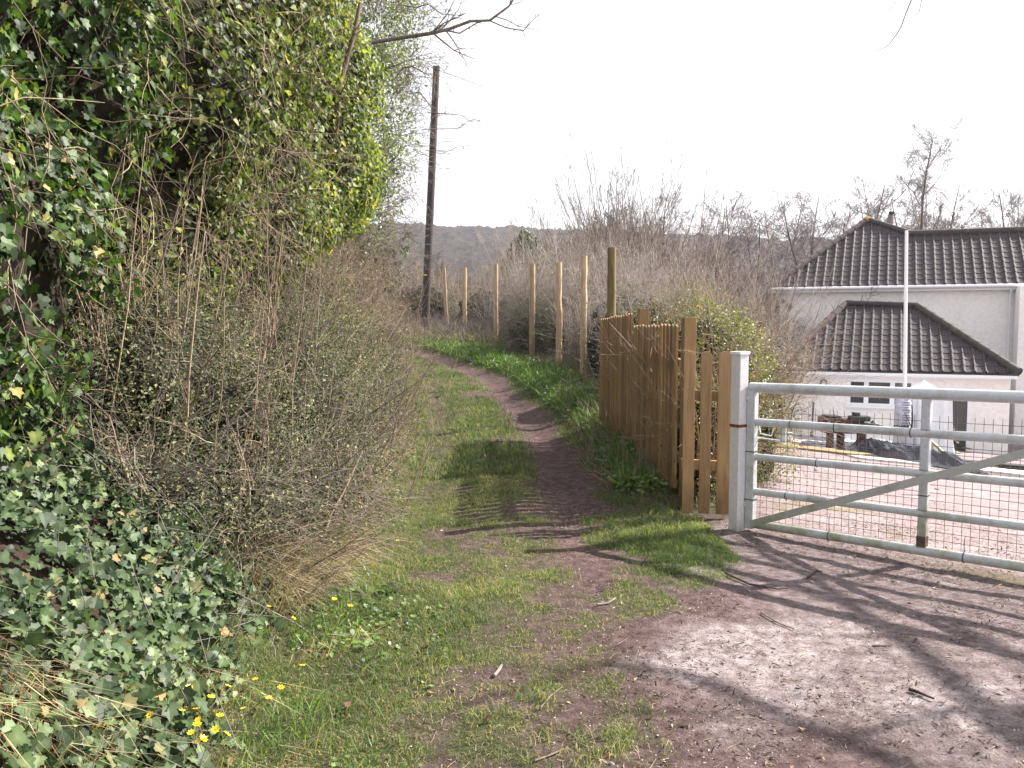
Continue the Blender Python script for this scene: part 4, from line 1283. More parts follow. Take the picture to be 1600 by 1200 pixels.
# plant pots by the door
for px, py, r_, plant, lab in ((1470, 706, 0.28, 'privet', 'terracotta pot with a green plant below the patio door'),
                               (1540, 706, 0.22, 'orange', 'dark trough with orange leaves behind the gate brace')):
    p = ground_at(px, py)
    t = thing('potted_plant', lab, 'potted plant', p[:])
    b = MB(); b.lathe([(r_ * 0.7, 0), (r_, 0.32), (r_ * 1.08, 0.33), (r_ * 1.08, 0.38), (r_ * 0.9, 0.37)], p[:], 18)
    b.build('pot', M['terracotta'] if plant == 'privet' else M['iron'], t, smooth=True)
    n = 160
    P = np.array(p[:]) + np.array([0, 0, 0.5]) + rng.normal(0, 1, (n, 3)) * np.array([r_ * 0.9, r_ * 0.6, 0.14])
    leaves('foliage', P, rng.normal(0, 1, (n, 3)), 0.13, M['shrub'] if plant == 'privet' else M['orange'], oval_leaf(), rng, t)
# hooped wire edging
p = ground_at(1550, 700)
t = thing('wire_hoop', 'black arched wire hoop with side prongs over the orange plant', 'garden hoop', p[:])
b = MB()
hp = [at(1545 + 8 * math.cos(a), 689 - 4.5 * math.sin(a), p.y) for a in np.linspace(0, math.pi, 9)]
b.tube(hp, 0.03, 8); b.tube([hp[0], (hp[0].x, p.y, p.z)], 0.02, 6); b.tube([hp[-1], (hp[-1].x, p.y, p.z)], 0.02, 6)
b.build('hoop', M['black'], t, smooth=True)
b = MB()
for px in (1519, 1541, 1567):
    b.tube([(at(px, 690, p.y).x, p.y + 0.05, p.z), (at(px, 690, p.y).x, p.y + 0.05, at(px, 675, p.y).z)], 0.018, 6)
b.build('prong', M['black'], t)
# pale paving at the right of the yard
sl = MB()
xs_ = np.linspace(6.9, 16, 30); 
V = []; F = []
for j, (f, ) in enumerate([(0,), (0.33,), (0.66,), (1,)]):
    for x in xs_:
        ya = np.interp(x, [6.9, 16], [16.3, 9.0]) ; yb_ = np.interp(x, [6.9, 9, 16], [16.9, 16.2, 14.5])
        y = ya + (yb_ - ya) * f
        V.append((x, y, Z(x, y) + 0.03 + 0.01))
n = len(xs_)
for j in range(3):
    for i in range(n - 1):
        F.append((j * n + i, j * n + i + 1, (j + 1) * n + i + 1, (j + 1) * n + i))
sl.raw(V, F); o = sl.build('paving', M['slab'], None); tag(o, kind='structure')
so = o.modifiers.new('thick', 'SOLIDIFY'); so.thickness = 0.08; so.offset = -1
# ------------------------------------------------------------------ vegetation helpers
def ico(sub=3):
    import bmesh
    bm = bmesh.new(); bmesh.ops.create_icosphere(bm, subdivisions=sub, radius=1)
    V = np.array([v.co[:] for v in bm.verts]); F = np.array([[v.index for v in f.verts] for f in bm.faces]); bm.free()
    return V, F
ICO = ico(4)
def lump_mass(name, lumps, m, parent, scale=0.85, rough=0.25, freq=2.5):
    Vs = []; Fs = []; n = 0
    for i, L in enumerate(lumps):
        V, F = ICO
        d = fbm(V[:, 0] * freq + i * 7 + V[:, 2] * 2, V[:, 1] * freq - V[:, 2] * 1.7 + i * 3, 4)
        R = scale * (1 - rough + 2 * rough * d)
        P = V * R[:, None] * np.array(L[3:6]) + np.array(L[:3])
        Vs.append(P); Fs.append(F + n); n += len(V)
    V = np.concatenate(Vs)
    if parent is not None: V = V - np.array(parent.location[:])
    F = np.concatenate(Fs)
    return mk(name, V, F, np.full(len(F), 3), m, parent)

def lump_points(rng, lumps, n, jin=0.25, jout=0.12, back=0.25, gap=0.0, gs=2.0, back_dir=(-1, 0.25, 0)):
    areas = np.array([(L[3] * L[4] + L[3] * L[5] + L[4] * L[5]) for L in lumps]); pr = areas / areas.sum()
    out_p = []; out_n = []; tot = 0
    bd = np.array(back_dir, float)
    while tot < n:
        m = int((n - tot) * 2.2) + 200
        k = rng.choice(len(lumps), m, p=pr)
        L = np.array(lumps)[k]
        D = rng.normal(0, 1, (m, 3)); D /= np.linalg.norm(D, axis=1, keepdims=True)
        Nn = D / L[:, 3:6]; Nn /= np.linalg.norm(Nn, axis=1, keepdims=True)
        P = L[:, :3] + D * L[:, 3:6]
        P = P + Nn * (rng.uniform(-jin, jout, m) + 0.22 * (fbm(P[:, 0] * 1.7 + P[:, 2], P[:, 1] * 1.7 - P[:, 2] * 1.3, 3) - 0.5) * 2)[:, None]
        ok = np.ones(m, bool)
        for j, Lj in enumerate(lumps):
            q_ = (((P - np.array(Lj[:3])) / np.array(Lj[3:6])) ** 2).sum(1)
            ok &= (q_ > 0.72) | (k == j)
        isb = (Nn @ bd) > 0.3
        ok &= ~(isb & (rng.rand(m) > back))
        if gap > 0:
            g_ = fbm(P[:, 0] * gs + P[:, 2] * 0.7 * gs, P[:, 1] * gs + P[:, 2] * gs, 3)
            ok &= g_ > gap
        ok &= P[:, 2] > terrain(P[:, 0], P[:, 1]) - 0.02
        out_p.append(P[ok]); out_n.append(Nn[ok]); tot += ok.sum()
    return np.concatenate(out_p)[:n], np.concatenate(out_n)[:n]

# ------------------------------------------------------------------ ivy hedge trees on the left
def ivy_tree(name, label, lumps, n, size, lm, tm, root, trunk_h, twn, tmpl, gap=0.0, seed=0, twm='twig_tan', tl=0.9, deep=0.3, core_scale=0.78):
    g_ = np.random.RandomState(seed)
    t = thing(name, label, 'tree', (root[0], root[1], Z(*root)))
    S = np.array([[root[0] + g_.normal(0, .12), root[1] + g_.normal(0, .12), t.location.z - 0.1] for _ in range(3)])
    a = grow(g_, S, np.array([[0.1, 0, 1], [-0.2, 0.1, 1], [0.1, -0.25, 1]]), np.array([trunk_h, trunk_h * .9, trunk_h * .8]), [0.13, 0.09, 0.07], [0.04, 0.03, 0.02], 8, 0.12, 0.02)
    b = sprout(g_, a, 12, 0.25, 1, 55, 0.22, 6, 0.25, 0.03, 0.3, 0.25)
    twigs('trunk', [a, b], [10, 6], M['bark'], t)
    lump_mass('inner_shade_core', lumps, M['core'], t, core_scale, 0.28)
    P, N_ = lump_points(g_, lumps, n, deep, 0.14, 0.15, gap)
    leaves('crown', P, N_ * 0.9 + np.array([0, 0, 0.35]), size, M[lm], tmpl, g_, t, tilt=0.45)
    P, N_ = lump_points(g_, lumps, n // 3, 0.65, -0.3, 0.05)
    leaves('inner_leaves', P, N_ * 0.8 + np.array([0, 0, 0.3]), size, M[lm if lm != 'ivy_bright' else 'ivy_olive'], tmpl, g_, t, tilt=0.5)
    P, N_ = lump_points(g_, lumps, twn, 0.15, 0.08, 0.1)
    T = np.cross(N_, g_.normal(0, 1, N_.shape)) + N_ * 0.25 + np.array([0, 0, -0.25])
    a = grow(g_, P - N_ * 0.05, T, tl * (0.3 + g_.rand(twn)), 0.0035 * (0.6 + g_.rand(twn)), np.full(twn, 0.0012), 7, 0.22, -0.04)
    b = sprout(g_, a, 2, 0.2, 0.9, 45, 0.4, 4, 0.25, 0.0, 0.7, 0.4)
    twigs('twigs', [a, b], [4, 3], M[twm], t)
    return t

ivy_tree('ivy_tree', 'big dark ivy covered tree filling the upper left corner, nearest the camera',
         [(-3.25, 3.1, 2.4, 1.15, 1.3, 1.7), (-3.35, 4.4, 1.9, 1.2, 1.0, 1.3), (-3.2, 4.2, 3.9, 1.25, 1.5, 1.5), (-3.6, 2.2, 4.2, 1.3, 1.2, 1.5), (-3.3, 5.2, 3.1, 1.15, 0.9, 1.1), (-3.2, 3.4, 1.0, 0.95, 1.5, 0.9), (-3.4, 5.2, 5.1, 1.3, 1.3, 1.2)],
         36000, 0.058, 'ivy', 'bark', (-3.4, 4.0), 4.5, 800, ivy_leaf(), 0.36, 21, 'twig_tan', 0.9, 0.35)
ivy_tree('ivy_tree', 'olive green ivy covered tree with tangled bare stems, middle one of the left hedge',
         [(-3.1, 6.6, 3.5, 1.2, 1.1, 1.2), (-3.0, 7.8, 4.4, 1.25, 1.3, 1.5), (-3.3, 6.4, 5.2, 1.4, 1.4, 1.3), (-3.3, 7.6, 3.1, 1.1, 1.1, 0.95), (-3.1, 8.8, 5.6, 1.3, 1.4, 1.5), (-3.0, 8.6, 3.2, 1.0, 0.8, 0.9), (-3.3, 7.0, 2.3, 1.0, 1.3, 0.9), (-3.1, 8.8, 2.5, 0.9, 0.9, 0.8)],
         46000, 0.055, 'ivy_olive', 'bark', (-3.5, 7.4), 5.5, 1300, heart_leaf(), 0.34, 22, 'twig_tan', 1.0, 0.3)
ivy_tree('ivy_tree', 'bright yellow green ivy covered tree at the far end of the left hedge',
         [(-2.95, 10.6, 3.7, 1.15, 1.1, 1.3), (-3.05, 11.2, 5.0, 1.1, 1.2, 1.4), (-3.45, 10.4, 6.2, 1.15, 1.3, 1.4), (-3.7, 11.4, 7.2, 1.1, 1.3, 1.2), (-3.1, 9.8, 2.9, 0.9, 1.0, 0.8), (-2.75, 11.2, 3.5, 1.0, 0.7, 0.9), (-2.7, 11.0, 4.6, 1.0, 0.9, 0.9)],
         40000, 0.06, 'ivy_bright', 'bark', (-3.0, 10.7), 6.0, 500, heart_leaf(), 0.36, 23, 'twig_grey', 0.6, 0.3)

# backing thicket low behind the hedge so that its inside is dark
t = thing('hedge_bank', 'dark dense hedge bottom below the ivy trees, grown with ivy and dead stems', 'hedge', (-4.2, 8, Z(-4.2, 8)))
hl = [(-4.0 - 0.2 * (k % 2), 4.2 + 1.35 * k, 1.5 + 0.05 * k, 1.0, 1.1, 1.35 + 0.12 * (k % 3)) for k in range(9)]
lump_mass('inner_shade_core', hl, M['core'], t, 0.85, 0.3)
P, N_ = lump_points(rng, hl, 16000, 0.15, 0.25, 0.05, 0.4)
leaves('crown', P, N_ + np.array([0, 0, 0.3]), 0.06, M['ivy'], heart_leaf(), rng, t)
P, N_ = lump_points(rng, hl, 1200, 0.1, 0.3, 0.05)
a = grow(rng, P, np.tile([0.25, -0.1, 1.0], (1200, 1)) + rng.normal(0, 0.35, (1200, 3)), 0.4 + rng.rand(1200) * 1.0, np.full(1200, 0.006), np.full(1200, 0.002), 5, 0.15, 0)
twigs('stem', [a], [4], M['twig_tan'], t)

# far tree behind the pole side: small grey green leaves and many bare twigs
def far_tree(seed):
    g_ = np.random.RandomState(seed)
    t = thing('ivy_tree', 'tall grey leaved tree with bare outer twigs reaching over the telephone pole', 'tree', (-4.0, 17, Z(-4.0, 17)))
    S = np.array([[-3.9, 17.0, t.location.z - 0.2], [-3.5, 17.3, t.location.z - 0.2]])
    a = grow(g_, S, np.array([[0.10, 0, 1], [-0.15, 0.1, 1]]), np.array([9.5, 9.0]), [0.17, 0.13], [0.04, 0.04], 10, 0.05, 0.02)
    b = sprout(g_, a, 22, 0.12, 0.98, 62, 0.26, 6, 0.13, 0.02, 0.42, 0.2, taper=0.3)
    c_ = sprout(g_, b, 9, 0.15, 0.98, 45, 0.5, 5, 0.18, 0.0, 0.5, 0.25)
    d = sprout(g_, c_, 6, 0.1, 0.98, 42, 0.55, 4, 0.2, 0.0, 0.6, 0.3)
    for s_ in (b, c_, d):
        np.maximum(s_[1], 0.0035, out=s_[1])
    twigs('trunk', [a], [12], M['bark'], t)
    PP, NN_ = lump_points(g_, [(-3.1, 16.5, 3.4, 1.3, 1.2, 1.4), (-2.9, 17, 5.2, 1.35, 1.3, 1.3), (-2.75, 17, 7.0, 1.3, 1.3, 1.2), (-2.7, 17, 8.6, 1.3, 1.3, 1.2)], 1500, 0.9, 0.1, 0.1)
    fz = grow(g_, PP, NN_ + np.array([0, 0, -0.1]) + g_.normal(0, .5, PP.shape), 0.3 + 0.7 * g_.rand(1500), np.full(1500, 0.006), np.full(1500, 0.003), 5, 0.25, 0)
    fy = sprout(g_, fz, 3, 0.2, 0.95, 45, 0.5, 3, 0.25, 0, 0.7, 0.6)
    twigs('limbs', [b, c_, d, fz, fy], [6, 4, 3, 3, 3], M['twig_grey'], t)
    lumps = [(-3.3, 16.5, 3.9, 1.0, 1.2, 0.9), (-3.0, 17, 5.2, 1.2, 1.3, 1.1), (-2.85, 17, 6.7, 1.15, 1.3, 1.0), (-2.6, 17, 8.2, 1.25, 1.3, 1.1), (-3.4, 17, 9.6, 1.4, 1.3, 1.0), (-4.6, 16.5, 6.5, 1.3, 1.2, 2.5)]
    P1 = pts_on(g_, d, 12000); P2, N2 = lump_points(g_, lumps, 26000, 0.8, 0.2, 0.3, 0.40, 1.3)
    P = np.concatenate([P1, P2])
    keep = (P[:, 0] < -1.72 - 0.6 * g_.rand(len(P)) ** 1.5 + 0.4 * sstep(6.5, 8.5, P[:, 2]))
    P = P[keep]
    leaves('crown', P, g_.normal(0, 1, P.shape) + np.array([0.2, -0.2, 0.6]), 0.075, M['tree_leaf'], oval_leaf(), g_, t)
    # the long bare limb reaching right above the lane
    def pth(pts, r0, r1, Y):
        Q = [at(px, py, Y + dy) for px, py, dy in pts]
        n = len(Q)
        return (np.array([[q[:] for q in Q]]), np.linspace(r0, r1, n)[None, :])
    Yl = 13.0
    L1 = pth([(560, 70, 2), (620, 60, 1), (668, 53, 0), (700, 46, 0), (735, 33, 0), (765, 32, 0), (795, 10, 0), (812, -15, 0)], 0.036, 0.013, Yl)
    L2 = pth([(668, 53, 0), (680, 46, 0), (700, 20, 0), (715, -10, 0)], 0.013, 0.006, Yl)
    L3 = pth([(690, 46, 0), (718, 52, 0), (745, 36, 0), (760, 32, 0)], 0.014, 0.007, Yl)
    L4 = pth([(762, 31, 0), (790, 43, 0), (818, 48, 0), (828, 36, 0), (845, 20, 0)], 0.013, 0.005, Yl)
    L5 = pth([(630, 8, 0), (650, 12, 0), (668, 6, 0), (690, 22, 0), (720, 24, 0)], 0.014, 0.005, Yl)
    L6 = pth([(620, 118, 0), (630, 106, 0), (645, 104, 0), (660, 112, 0), (670, 118, 0)], 0.016, 0.007, Yl)
    L7 = pth([(640, 146, 0), (655, 144, 0), (665, 155, 0), (674, 168, 0)], 0.012, 0.006, Yl)
    L8 = pth([(660, 202, 0), (715, 201, 0), (730, 190, 0), (742, 186, 0)], 0.008, 0.003, Yl)
    L9 = pth([(668, 176, 0), (700, 178, 0), (722, 180, 0), (735, 190, 0), (750, 188, 0)], 0.008, 0.003, Yl)
    L10 = pth([(664, 235, 0), (700, 236, 0), (715, 230, 0), (735, 227, 0)], 0.006, 0.003, Yl)
    L11 = pth([(670, 100, 0), (690, 112, 0), (720, 122, 0), (755, 136, 0)], 0.006, 0.003, Yl)
    base = [(L[0], L[1]) for L in (L1, L2, L3, L4, L5, L6, L7, L8, L9, L10, L11)]
    subs = []
    for L in base:
        s1 = sprout(g_, L, 9, 0.2, 1, 48, 0.26, 4, 0.22, 0.01, 0.6, 0.35)
        np.maximum(s1[1], 0.0026, out=s1[1])
        s2 = sprout(g_, s1, 3, 0.2, 1, 42, 0.5, 3, 0.25, 0.0, 0.8, 0.5)
        np.maximum(s2[1], 0.0022, out=s2[1])
        subs += [s1, s2]
    twigs('overhanging_limb', base + subs, [8] * len(base) + [3] * len(subs), M['twig_grey'], t)
    return t
far_tree(31)

# bare thorn tree between far tree and pole
def scrub(label, loc, h, seed, m, n1, cat='shrub', multi=8, leafm=None, nleaf=0, lsize=0.04, spread=35, group=None, name='bare_shrub', n4=3, rad=0.018, rmin=0.002, tmpl=None, lean=(0, 0)):
    t = thing(name, label, cat, (loc[0], loc[1], Z(*loc)), group)
    sets = bare_tree_sets(seed, h, rad, n1, 6, 5, n4, 0.15, spread, 0.04, lean, multi, 0.4)
    sets = offset_sets(sets, t.location[:], rmin)
    twigs('stem', sets[:2], [6, 5], M[m], t)
    twigs('twigs', sets[2:], [4, 3, 3][:len(sets) - 2], M[m], t)
    if leafm:
        g_ = np.random.RandomState(seed + 1)
        P = pts_on(g_, sets[-1], nleaf)
        leaves('foliage', P, g_.normal(0, 1, P.shape) + np.array([0, -0.3, 0.6]), lsize, M[leafm], tmpl or oval_leaf(), g_, t)
    return t

scrub('tangle of grey bare branches left of the telephone pole', (-3.9, 21.5), 5.2, 41, 'twig_grey', 9, multi=7, rad=0.035, rmin=0.004, spread=50)
scrub('low bare bush arching over the far bend of the path', (-3.7, 19.0), 2.6, 42, 'twig_tan', 8, multi=9, rad=0.02, rmin=0.0035, spread=50)
scrub('bare leafy bush at the left foot of the telephone pole', (-4.6, 27.5), 3.6, 43, 'twig_grey', 8, multi=9, leafm='bramble', nleaf=4000, lsize=0.09, rmin=0.005, rad=0.03, spread=50)
scrub('pale bare bush leaning over the path edge below the far ivy tree', (-2.7, 14.0), 2.3, 44, 'twig_tan', 9, multi=12, rad=0.014, rmin=0.0025, spread=45, leafm='privet', nleaf=2500, lsize=0.04)

# tan upright suckers: five clumps along the bank
def stem_clump(label, loc, h, n, seed, m='twig_tan', lean=(0.25, 0), spreadr=0.35, side=5):
    g_ = np.random.RandomState(seed)
    t = thing('sucker_clump', label, 'shrub', (loc[0], loc[1], Z(*loc)), 'clumps of bare upright stems on the left bank')
    S = np.zeros((n, 3)); S[:, 0] = loc[0] + g_.normal(0, spreadr, n); S[:, 1] = loc[1] + g_.normal(0, spreadr * 1.2, n)
    S[:, 2] = terrain(S[:, 0], S[:, 1]) - 0.03
    D = np.tile([lean[0], lean[1], 1.0], (n, 1)) + g_.normal(0, 0.16, (n, 3))
    r = 0.0055 * (0.5 + g_.rand(n))
    a = grow(g_, S, D, h * (0.5 + 0.6 * g_.rand(n)), r, r * 0.35, 8, 0.05, 0.01)
    b = sprout(g_, a, side, 0.25, 0.95, 35, 0.3, 4, 0.12, 0.05, 0.55, 0.4)
    c_ = sprout(g_, b, 2, 0.2, 0.95, 35, 0.5, 3, 0.15, 0.03, 0.7, 0.5)
    for s_ in (b, c_): np.maximum(s_[1], 0.0011, out=s_[1])
    twigs('stem', [a], [6], M[m], t); twigs('twigs', [b, c_], [3, 3], M[m], t)
    P = pts_on(g_, b, 90, 0.2, 1)
    leaves('foliage', P, g_.normal(0, 1, P.shape) + np.array([0, 0, .6]), 0.035, M['privet'], oval_leaf(), g_, t)
stem_clump('bare tan stems standing below the dark ivy at the far left', (-2.35, 5.3), 1.9, 26, 51, lean=(0.05, 0))
stem_clump('leaning bare tan stems left of the middle of the bank', (-1.95, 5.6), 1.8, 24, 52, lean=(0.22, 0))
stem_clump('tallest bare stems, fanning right in the middle of the bank', (-1.75, 6.7), 2.1, 30, 53, lean=(0.25, 0))
stem_clump('reddish bare stems beside the path under the bright ivy', (-1.95, 8.4), 1.7, 24, 54, 'twig_red', lean=(0.2, 0))
stem_clump('pale bare stems spilling towards the path edge', (-2.0, 10.3), 1.5, 26, 55, 'twig_grey', lean=(0.3, 0), spreadr=0.45)
stem_clump('thin bare stems in front of the hedge shadow gap', (-2.6, 7.6), 2.0, 22, 56, 'twig_grey', lean=(0.1, 0), spreadr=0.5)

# small leaved evergreen mounds on the bank
def mound(label, lumps, n, seed, size=0.03, lm='privet', ntw=170, core=0.62, gap=0.3, tw='twig_grey', tmpl=None, name='evergreen_shrub', cat='shrub', tl=0.5):
    g_ = np.random.RandomState(seed)
    c0 = lumps[0]
    t = thing(name, label, cat, (c0[0], c0[1], Z(c0[0], c0[1])))
    lump_mass('inner_shade_core', lumps, M['core'], t, core, 0.3)
    P, N_ = lump_points(g_, lumps, n, 0.35, 0.18, 0.25, gap, 3.0)
    leaves('foliage', P, N_ * 0.7 + np.array([0, 0, 0.5]), size, M[lm], tmpl or oval_leaf(), g_, t, tip=N_ + np.array([0, 0, 0.3]), tilt=0.6)
    ns = 9 * len(lumps); Lk = np.array(lumps)[np.repeat(np.arange(len(lumps)), 9)]
    S = Lk[:, :3] + g_.normal(0, 0.12, (ns, 3)) * np.array([1, 1, 0]); S[:, 2] = terrain(S[:, 0], S[:, 1])
    up_l = Lk[:, 2] + Lk[:, 5] * 1.25 - S[:, 2]
    ms = grow(g_, S, np.stack([g_.normal(0.12, 0.5, ns), g_.normal(-0.1, 0.5, ns), np.ones(ns)], 1), up_l * (0.85 + 0.4 * g_.rand(ns)), 0.011 * (0.5 + g_.rand(ns)), np.full(ns, 0.0025), 7, 0.12, 0.02)
    m2 = sprout(g_, ms, 5, 0.2, 0.95, 42, 0.42, 5, 0.16, 0.02, 0.55, 0.3)
    m3 = sprout(g_, m2, 3, 0.2, 0.95, 40, 0.5, 3, 0.18, 0, 0.6, 0.4)
    for q_ in (m2, m3): np.maximum(q_[1], 0.0013, out=q_[1])
    twigs('stem', [ms, m2, m3], [6, 4, 3], M['twig_tan' if seed % 2 else 'twig_grey'], t)
    P, N_ = lump_points(g_, lumps, ntw, 0.3, 0.0, 0.2)
    a = grow(g_, P, N_ * 0.5 + np.array([0.1, 0, 0.4]) + g_.normal(0, 0.75, P.shape), tl * (0.4 + g_.rand(ntw)), np.full(ntw, 0.0030), np.full(ntw, 0.0012), 6, 0.24, -0.02)
    b = sprout(g_, a, 3, 0.2, 0.95, 40, 0.45, 3, 0.15, 0, 0.6, 0.5)
    np.maximum(b[1], 0.001, out=b[1])
    twigs('twigs', [a, b], [4, 3], M[tw], t)
    return t
mound('dark small leaved shrub, nearest and widest of the bank', [(-2.25, 5.2, 1.1, 0.62, 0.7, 0.55), (-1.85, 5.3, 0.85, 0.5, 0.6, 0.45), (-2.5, 5.9, 1.3, 0.6, 0.6, 0.6)], 26000, 61, 0.026)
mound('low tangled twiggy shrub with few leaves between the near ivy and the small leaved shrubs', [(-1.55, 4.9, 0.42, 0.42, 0.6, 0.36), (-1.3, 5.7, 0.36, 0.36, 0.6, 0.34), (-1.95, 4.5, 0.62, 0.4, 0.5, 0.34)], 17000, 67, 0.026, tw='twig_grey', ntw=420, tl=0.6, gap=0.36, core=0.5)
mound('low tangled twiggy shrub spilling on to the grass edge farther up the lane', [(-1.45, 6.9, 0.4, 0.36, 0.7, 0.36), (-1.5, 8.2, 0.42, 0.34, 0.7, 0.36), (-1.7, 9.8, 0.5, 0.36, 0.8, 0.36)], 17000, 68, 0.028, tw='twig_tan', ntw=520, tl=0.5, gap=0.36, core=0.5)
mound('grey green small leaved shrub in the middle of the bank beside the dry grass', [(-1.7, 6.5, 0.85, 0.5, 0.65, 0.5), (-2.0, 7.2, 1.1, 0.6, 0.7, 0.6), (-1.65, 7.5, 0.75, 0.45, 0.5, 0.4)], 26000, 62, 0.026)
mound('small leaved shrub close to the path where grass patches begin', [(-1.95, 8.8, 0.95, 0.5, 0.8, 0.6), (-2.4, 8.9, 1.3, 0.6, 0.8, 0.6), (-1.85, 9.7, 0.8, 0.45, 0.6, 0.45)], 24000, 63, 0.03)
mound('brownish leafy thicket under the bright ivy tree', [(-2.4, 11.2, 1.1, 0.7, 1.0, 0.7), (-2.3, 12.6, 1.1, 0.6, 0.8, 0.6), (-2.8, 11.2, 1.8, 0.6, 0.9, 0.6)], 20000, 64, 0.038, tw='twig_tan', ntw=900, tl=0.8)
mound('twiggy brown thicket at the far left edge of the path', [(-2.9, 15.0, 1.2, 0.7, 1.3, 0.7), (-3.6, 16.8, 1.5, 0.9, 1.0, 0.9)], 11000, 65, 0.05, tw='twig_tan', ntw=1200, tl=0.9, gap=0.4)
mound('leafy thicket behind the far bend of the path', [(-5.0, 21.0, 1.7, 1.2, 1.2, 1.1), (-6.2, 24, 2.0, 1.6, 1.4, 1.2), (-5.3, 18.5, 1.9, 1.2, 1.2, 1.3)], 12000, 66, 0.07, tw='twig_tan', ntw=1300, tl=1.2, gap=0.4)

# ground ivy carpet on the bank (nobody could count it)
n = 52000
X = rng.uniform(-4.2, -0.75, n); Y = 1.7 + 5.6 * rng.rand(n) ** 0.9
ex = edge_x(Y)
dens = sstep(-0.1, 0.3, ex - 0.1 - X + 0.8 * (fbm(X * 1.7, Y * 1.7, 3) - 0.5)) * (0.35 + 0.65 * sstep(0.3, 0.5, fbm(X * 2.5 + 9, Y * 2.5, 3)))
dens *= 1 - 0.6 * np.exp(-(((X + 1.65) / 0.4) ** 2 + ((Y - 2.55) / 0.25) ** 2))
k = rng.rand(n) < dens
X, Y = X[k], Y[k]; n = len(X)
e_ = 0.03
gxn = (terrain(X + e_, Y) - terrain(X - e_, Y)) / (2 * e_)
Zc = terrain(X, Y) + 0.02 + 0.20 * sstep(0.0, 1.2, ex[k] - X) * (fbm(X * 2.2, Y * 2.2, 3)) * 1.2 - 0.05 * rng.rand(n) + 0.06 * rng.rand(n) ** 2
NN = np.stack([-gxn + 0.25, np.full(n, -0.35), np.ones(n)], 1)
o = leaves('ivy_carpet', np.stack([X, Y, Zc], 1), NN, 0.024 + 0.05 * rng.rand(n) ** 1.3, M['ivy_ground'], ivy_leaf(), rng, None, tip=np.tile([0.5, -0.8, 0.0], (n, 1)), tilt=0.6)
tag(o, 'ground ivy covering the near left bank', None, None, 'stuff')
# further carpet, smaller
n = 15000
Y = rng.uniform(7, 16, n); X = edge_x(Y) - 0.15 - rng.rand(n) ** 1.3 * 1.6
Zc = terrain(X, Y) + 0.10 * rng.rand(n)
o = leaves('low_leaf_cover', np.stack([X, Y, Zc], 1), np.tile([0.2, -0.3, 1.0], (n, 1)), 0.045, M['bramble'], heart_leaf(), rng, None, tilt=0.6)
tag(o, 'low leaves covering the farther left bank', None, None, 'stuff')

# twigs and stalks poking out of the near ivy
n = 1300
X = rng.uniform(-3.2, -0.85, n); Y = rng.uniform(2.2, 7.0, n); k = (X < edge_x(Y) - 0.05) & (rng.rand(n) < 0.25 + 0.75 * sstep(3.2, 4.6, Y))
X, Y = X[k], Y[k]; n = len(X)
S = np.stack([X, Y, terrain(X, Y) + 0.02], 1)
a = grow(rng, S, rng.normal(0, 0.6, (n, 3)) + np.array([0.2, -0.1, 0.75]), 0.12 + 0.45 * rng.rand(n) ** 2, np.full(n, 0.0022), np.full(n, 0.001), 5, 0.12, 0)
o = twigs('dead_stalks', [a], [4], M['twig_grey']); tag(o, 'thin dead stalks standing in the ivy', None, None, 'stuff')
# bare dead branch at the left edge
t = thing('dead_branch', 'dead forked branch lying on the ivy at the left edge', 'branch', tuple(at(20, 740, 3.9)))
def poly(pts, r0, r1):
    Q = [at(*p) for p in pts]; return (np.array([[q[:] for q in Q]]), np.linspace(r0, r1, len(Q))[None])
twigs('branch', [poly([(-30, 745, 3.9), (10, 735, 3.95), (60, 715, 4.0), (66, 700, 4.0), (85, 680, 4.05), (100, 675, 4.05), (122, 647, 4.1)], 0.018, 0.004),
                 poly([(64, 705, 4.0), (30, 702, 3.95), (-10, 708, 3.9)], 0.009, 0.006), poly([(98, 675, 4.05), (110, 679, 4.0), (120, 681, 4.0)], 0.004, 0.002)], [8, 6, 5], M['twig_red'], t)
for pts_, lab in (([(-5, 885, 2.95), (12, 925, 2.9), (35, 955, 2.85), (55, 1010, 2.8)], 'bare curved twig hanging over the near ivy'),
                  ([(300, 640, 4.9), (380, 592, 5.0), (430, 560, 5.1)], 'long pale twig arching out of the small leaved shrub'),
                  ([(450, 780, 5.2), (520, 740, 5.3), (580, 690, 5.4), (655, 635, 5.6)], 'long straight dark twig reaching over the path edge'),
                  ([(470, 895, 4.3), (530, 860, 4.4), (578, 826, 4.5)], 'short dark twig leaning over the dry grass')):
    o = twigs('arching_twig', [poly(pts_, 0.0045, 0.002)], [6], M['twig_dark']); tag(o, lab, 'twig')

# ------------------------------------------------------------------ right side: shrub beyond the fence
mound('yellow green shrub growing between the picket fence and the gate post', [(2.05, 8.3, 0.7, 0.5, 0.8, 0.95), (1.9, 8.5, 1.25, 0.42, 0.6, 0.5), (2.2, 8.6, 1.1, 0.40, 0.6, 0.45), (2.0, 9.6, 1.15, 0.6, 0.8, 0.7), (2.3, 8.0, 0.35, 0.35, 0.5, 0.9), (1.9, 7.6, 0.5, 0.3, 0.5, 0.75), (1.6, 9.4, 1.35, 0.4, 0.5, 0.35), (1.62, 7.25, 0.5, 0.24, 0.4, 0.62)],
      34000, 71, 0.032, 'shrub', 1100, 0.62, 0.36, 'twig_tan', name='hedge_shrub')
t = scrub('spray of thin bare twigs reaching right from the yellow green shrub', (2.3, 9.0), 1.6, 72, 'twig_dark', 5, multi=4, rad=0.008, rmin=0.0015, spread=50, lean=(0.35, 0))
# dark bush among the posts
mound('dark bramble bush growing round the tall fence posts', [(0.55, 20.9, 1.3, 0.8, 0.7, 0.75), (0.25, 22.6, 1.4, 0.6, 0.8, 0.8), (1.3, 20.2, 1.2, 0.5, 0.7, 0.6)], 15000, 73, 0.05, 'bramble', 2400, 0.6, 0.4, 'twig_grey', name='bramble_bush', tl=0.9)
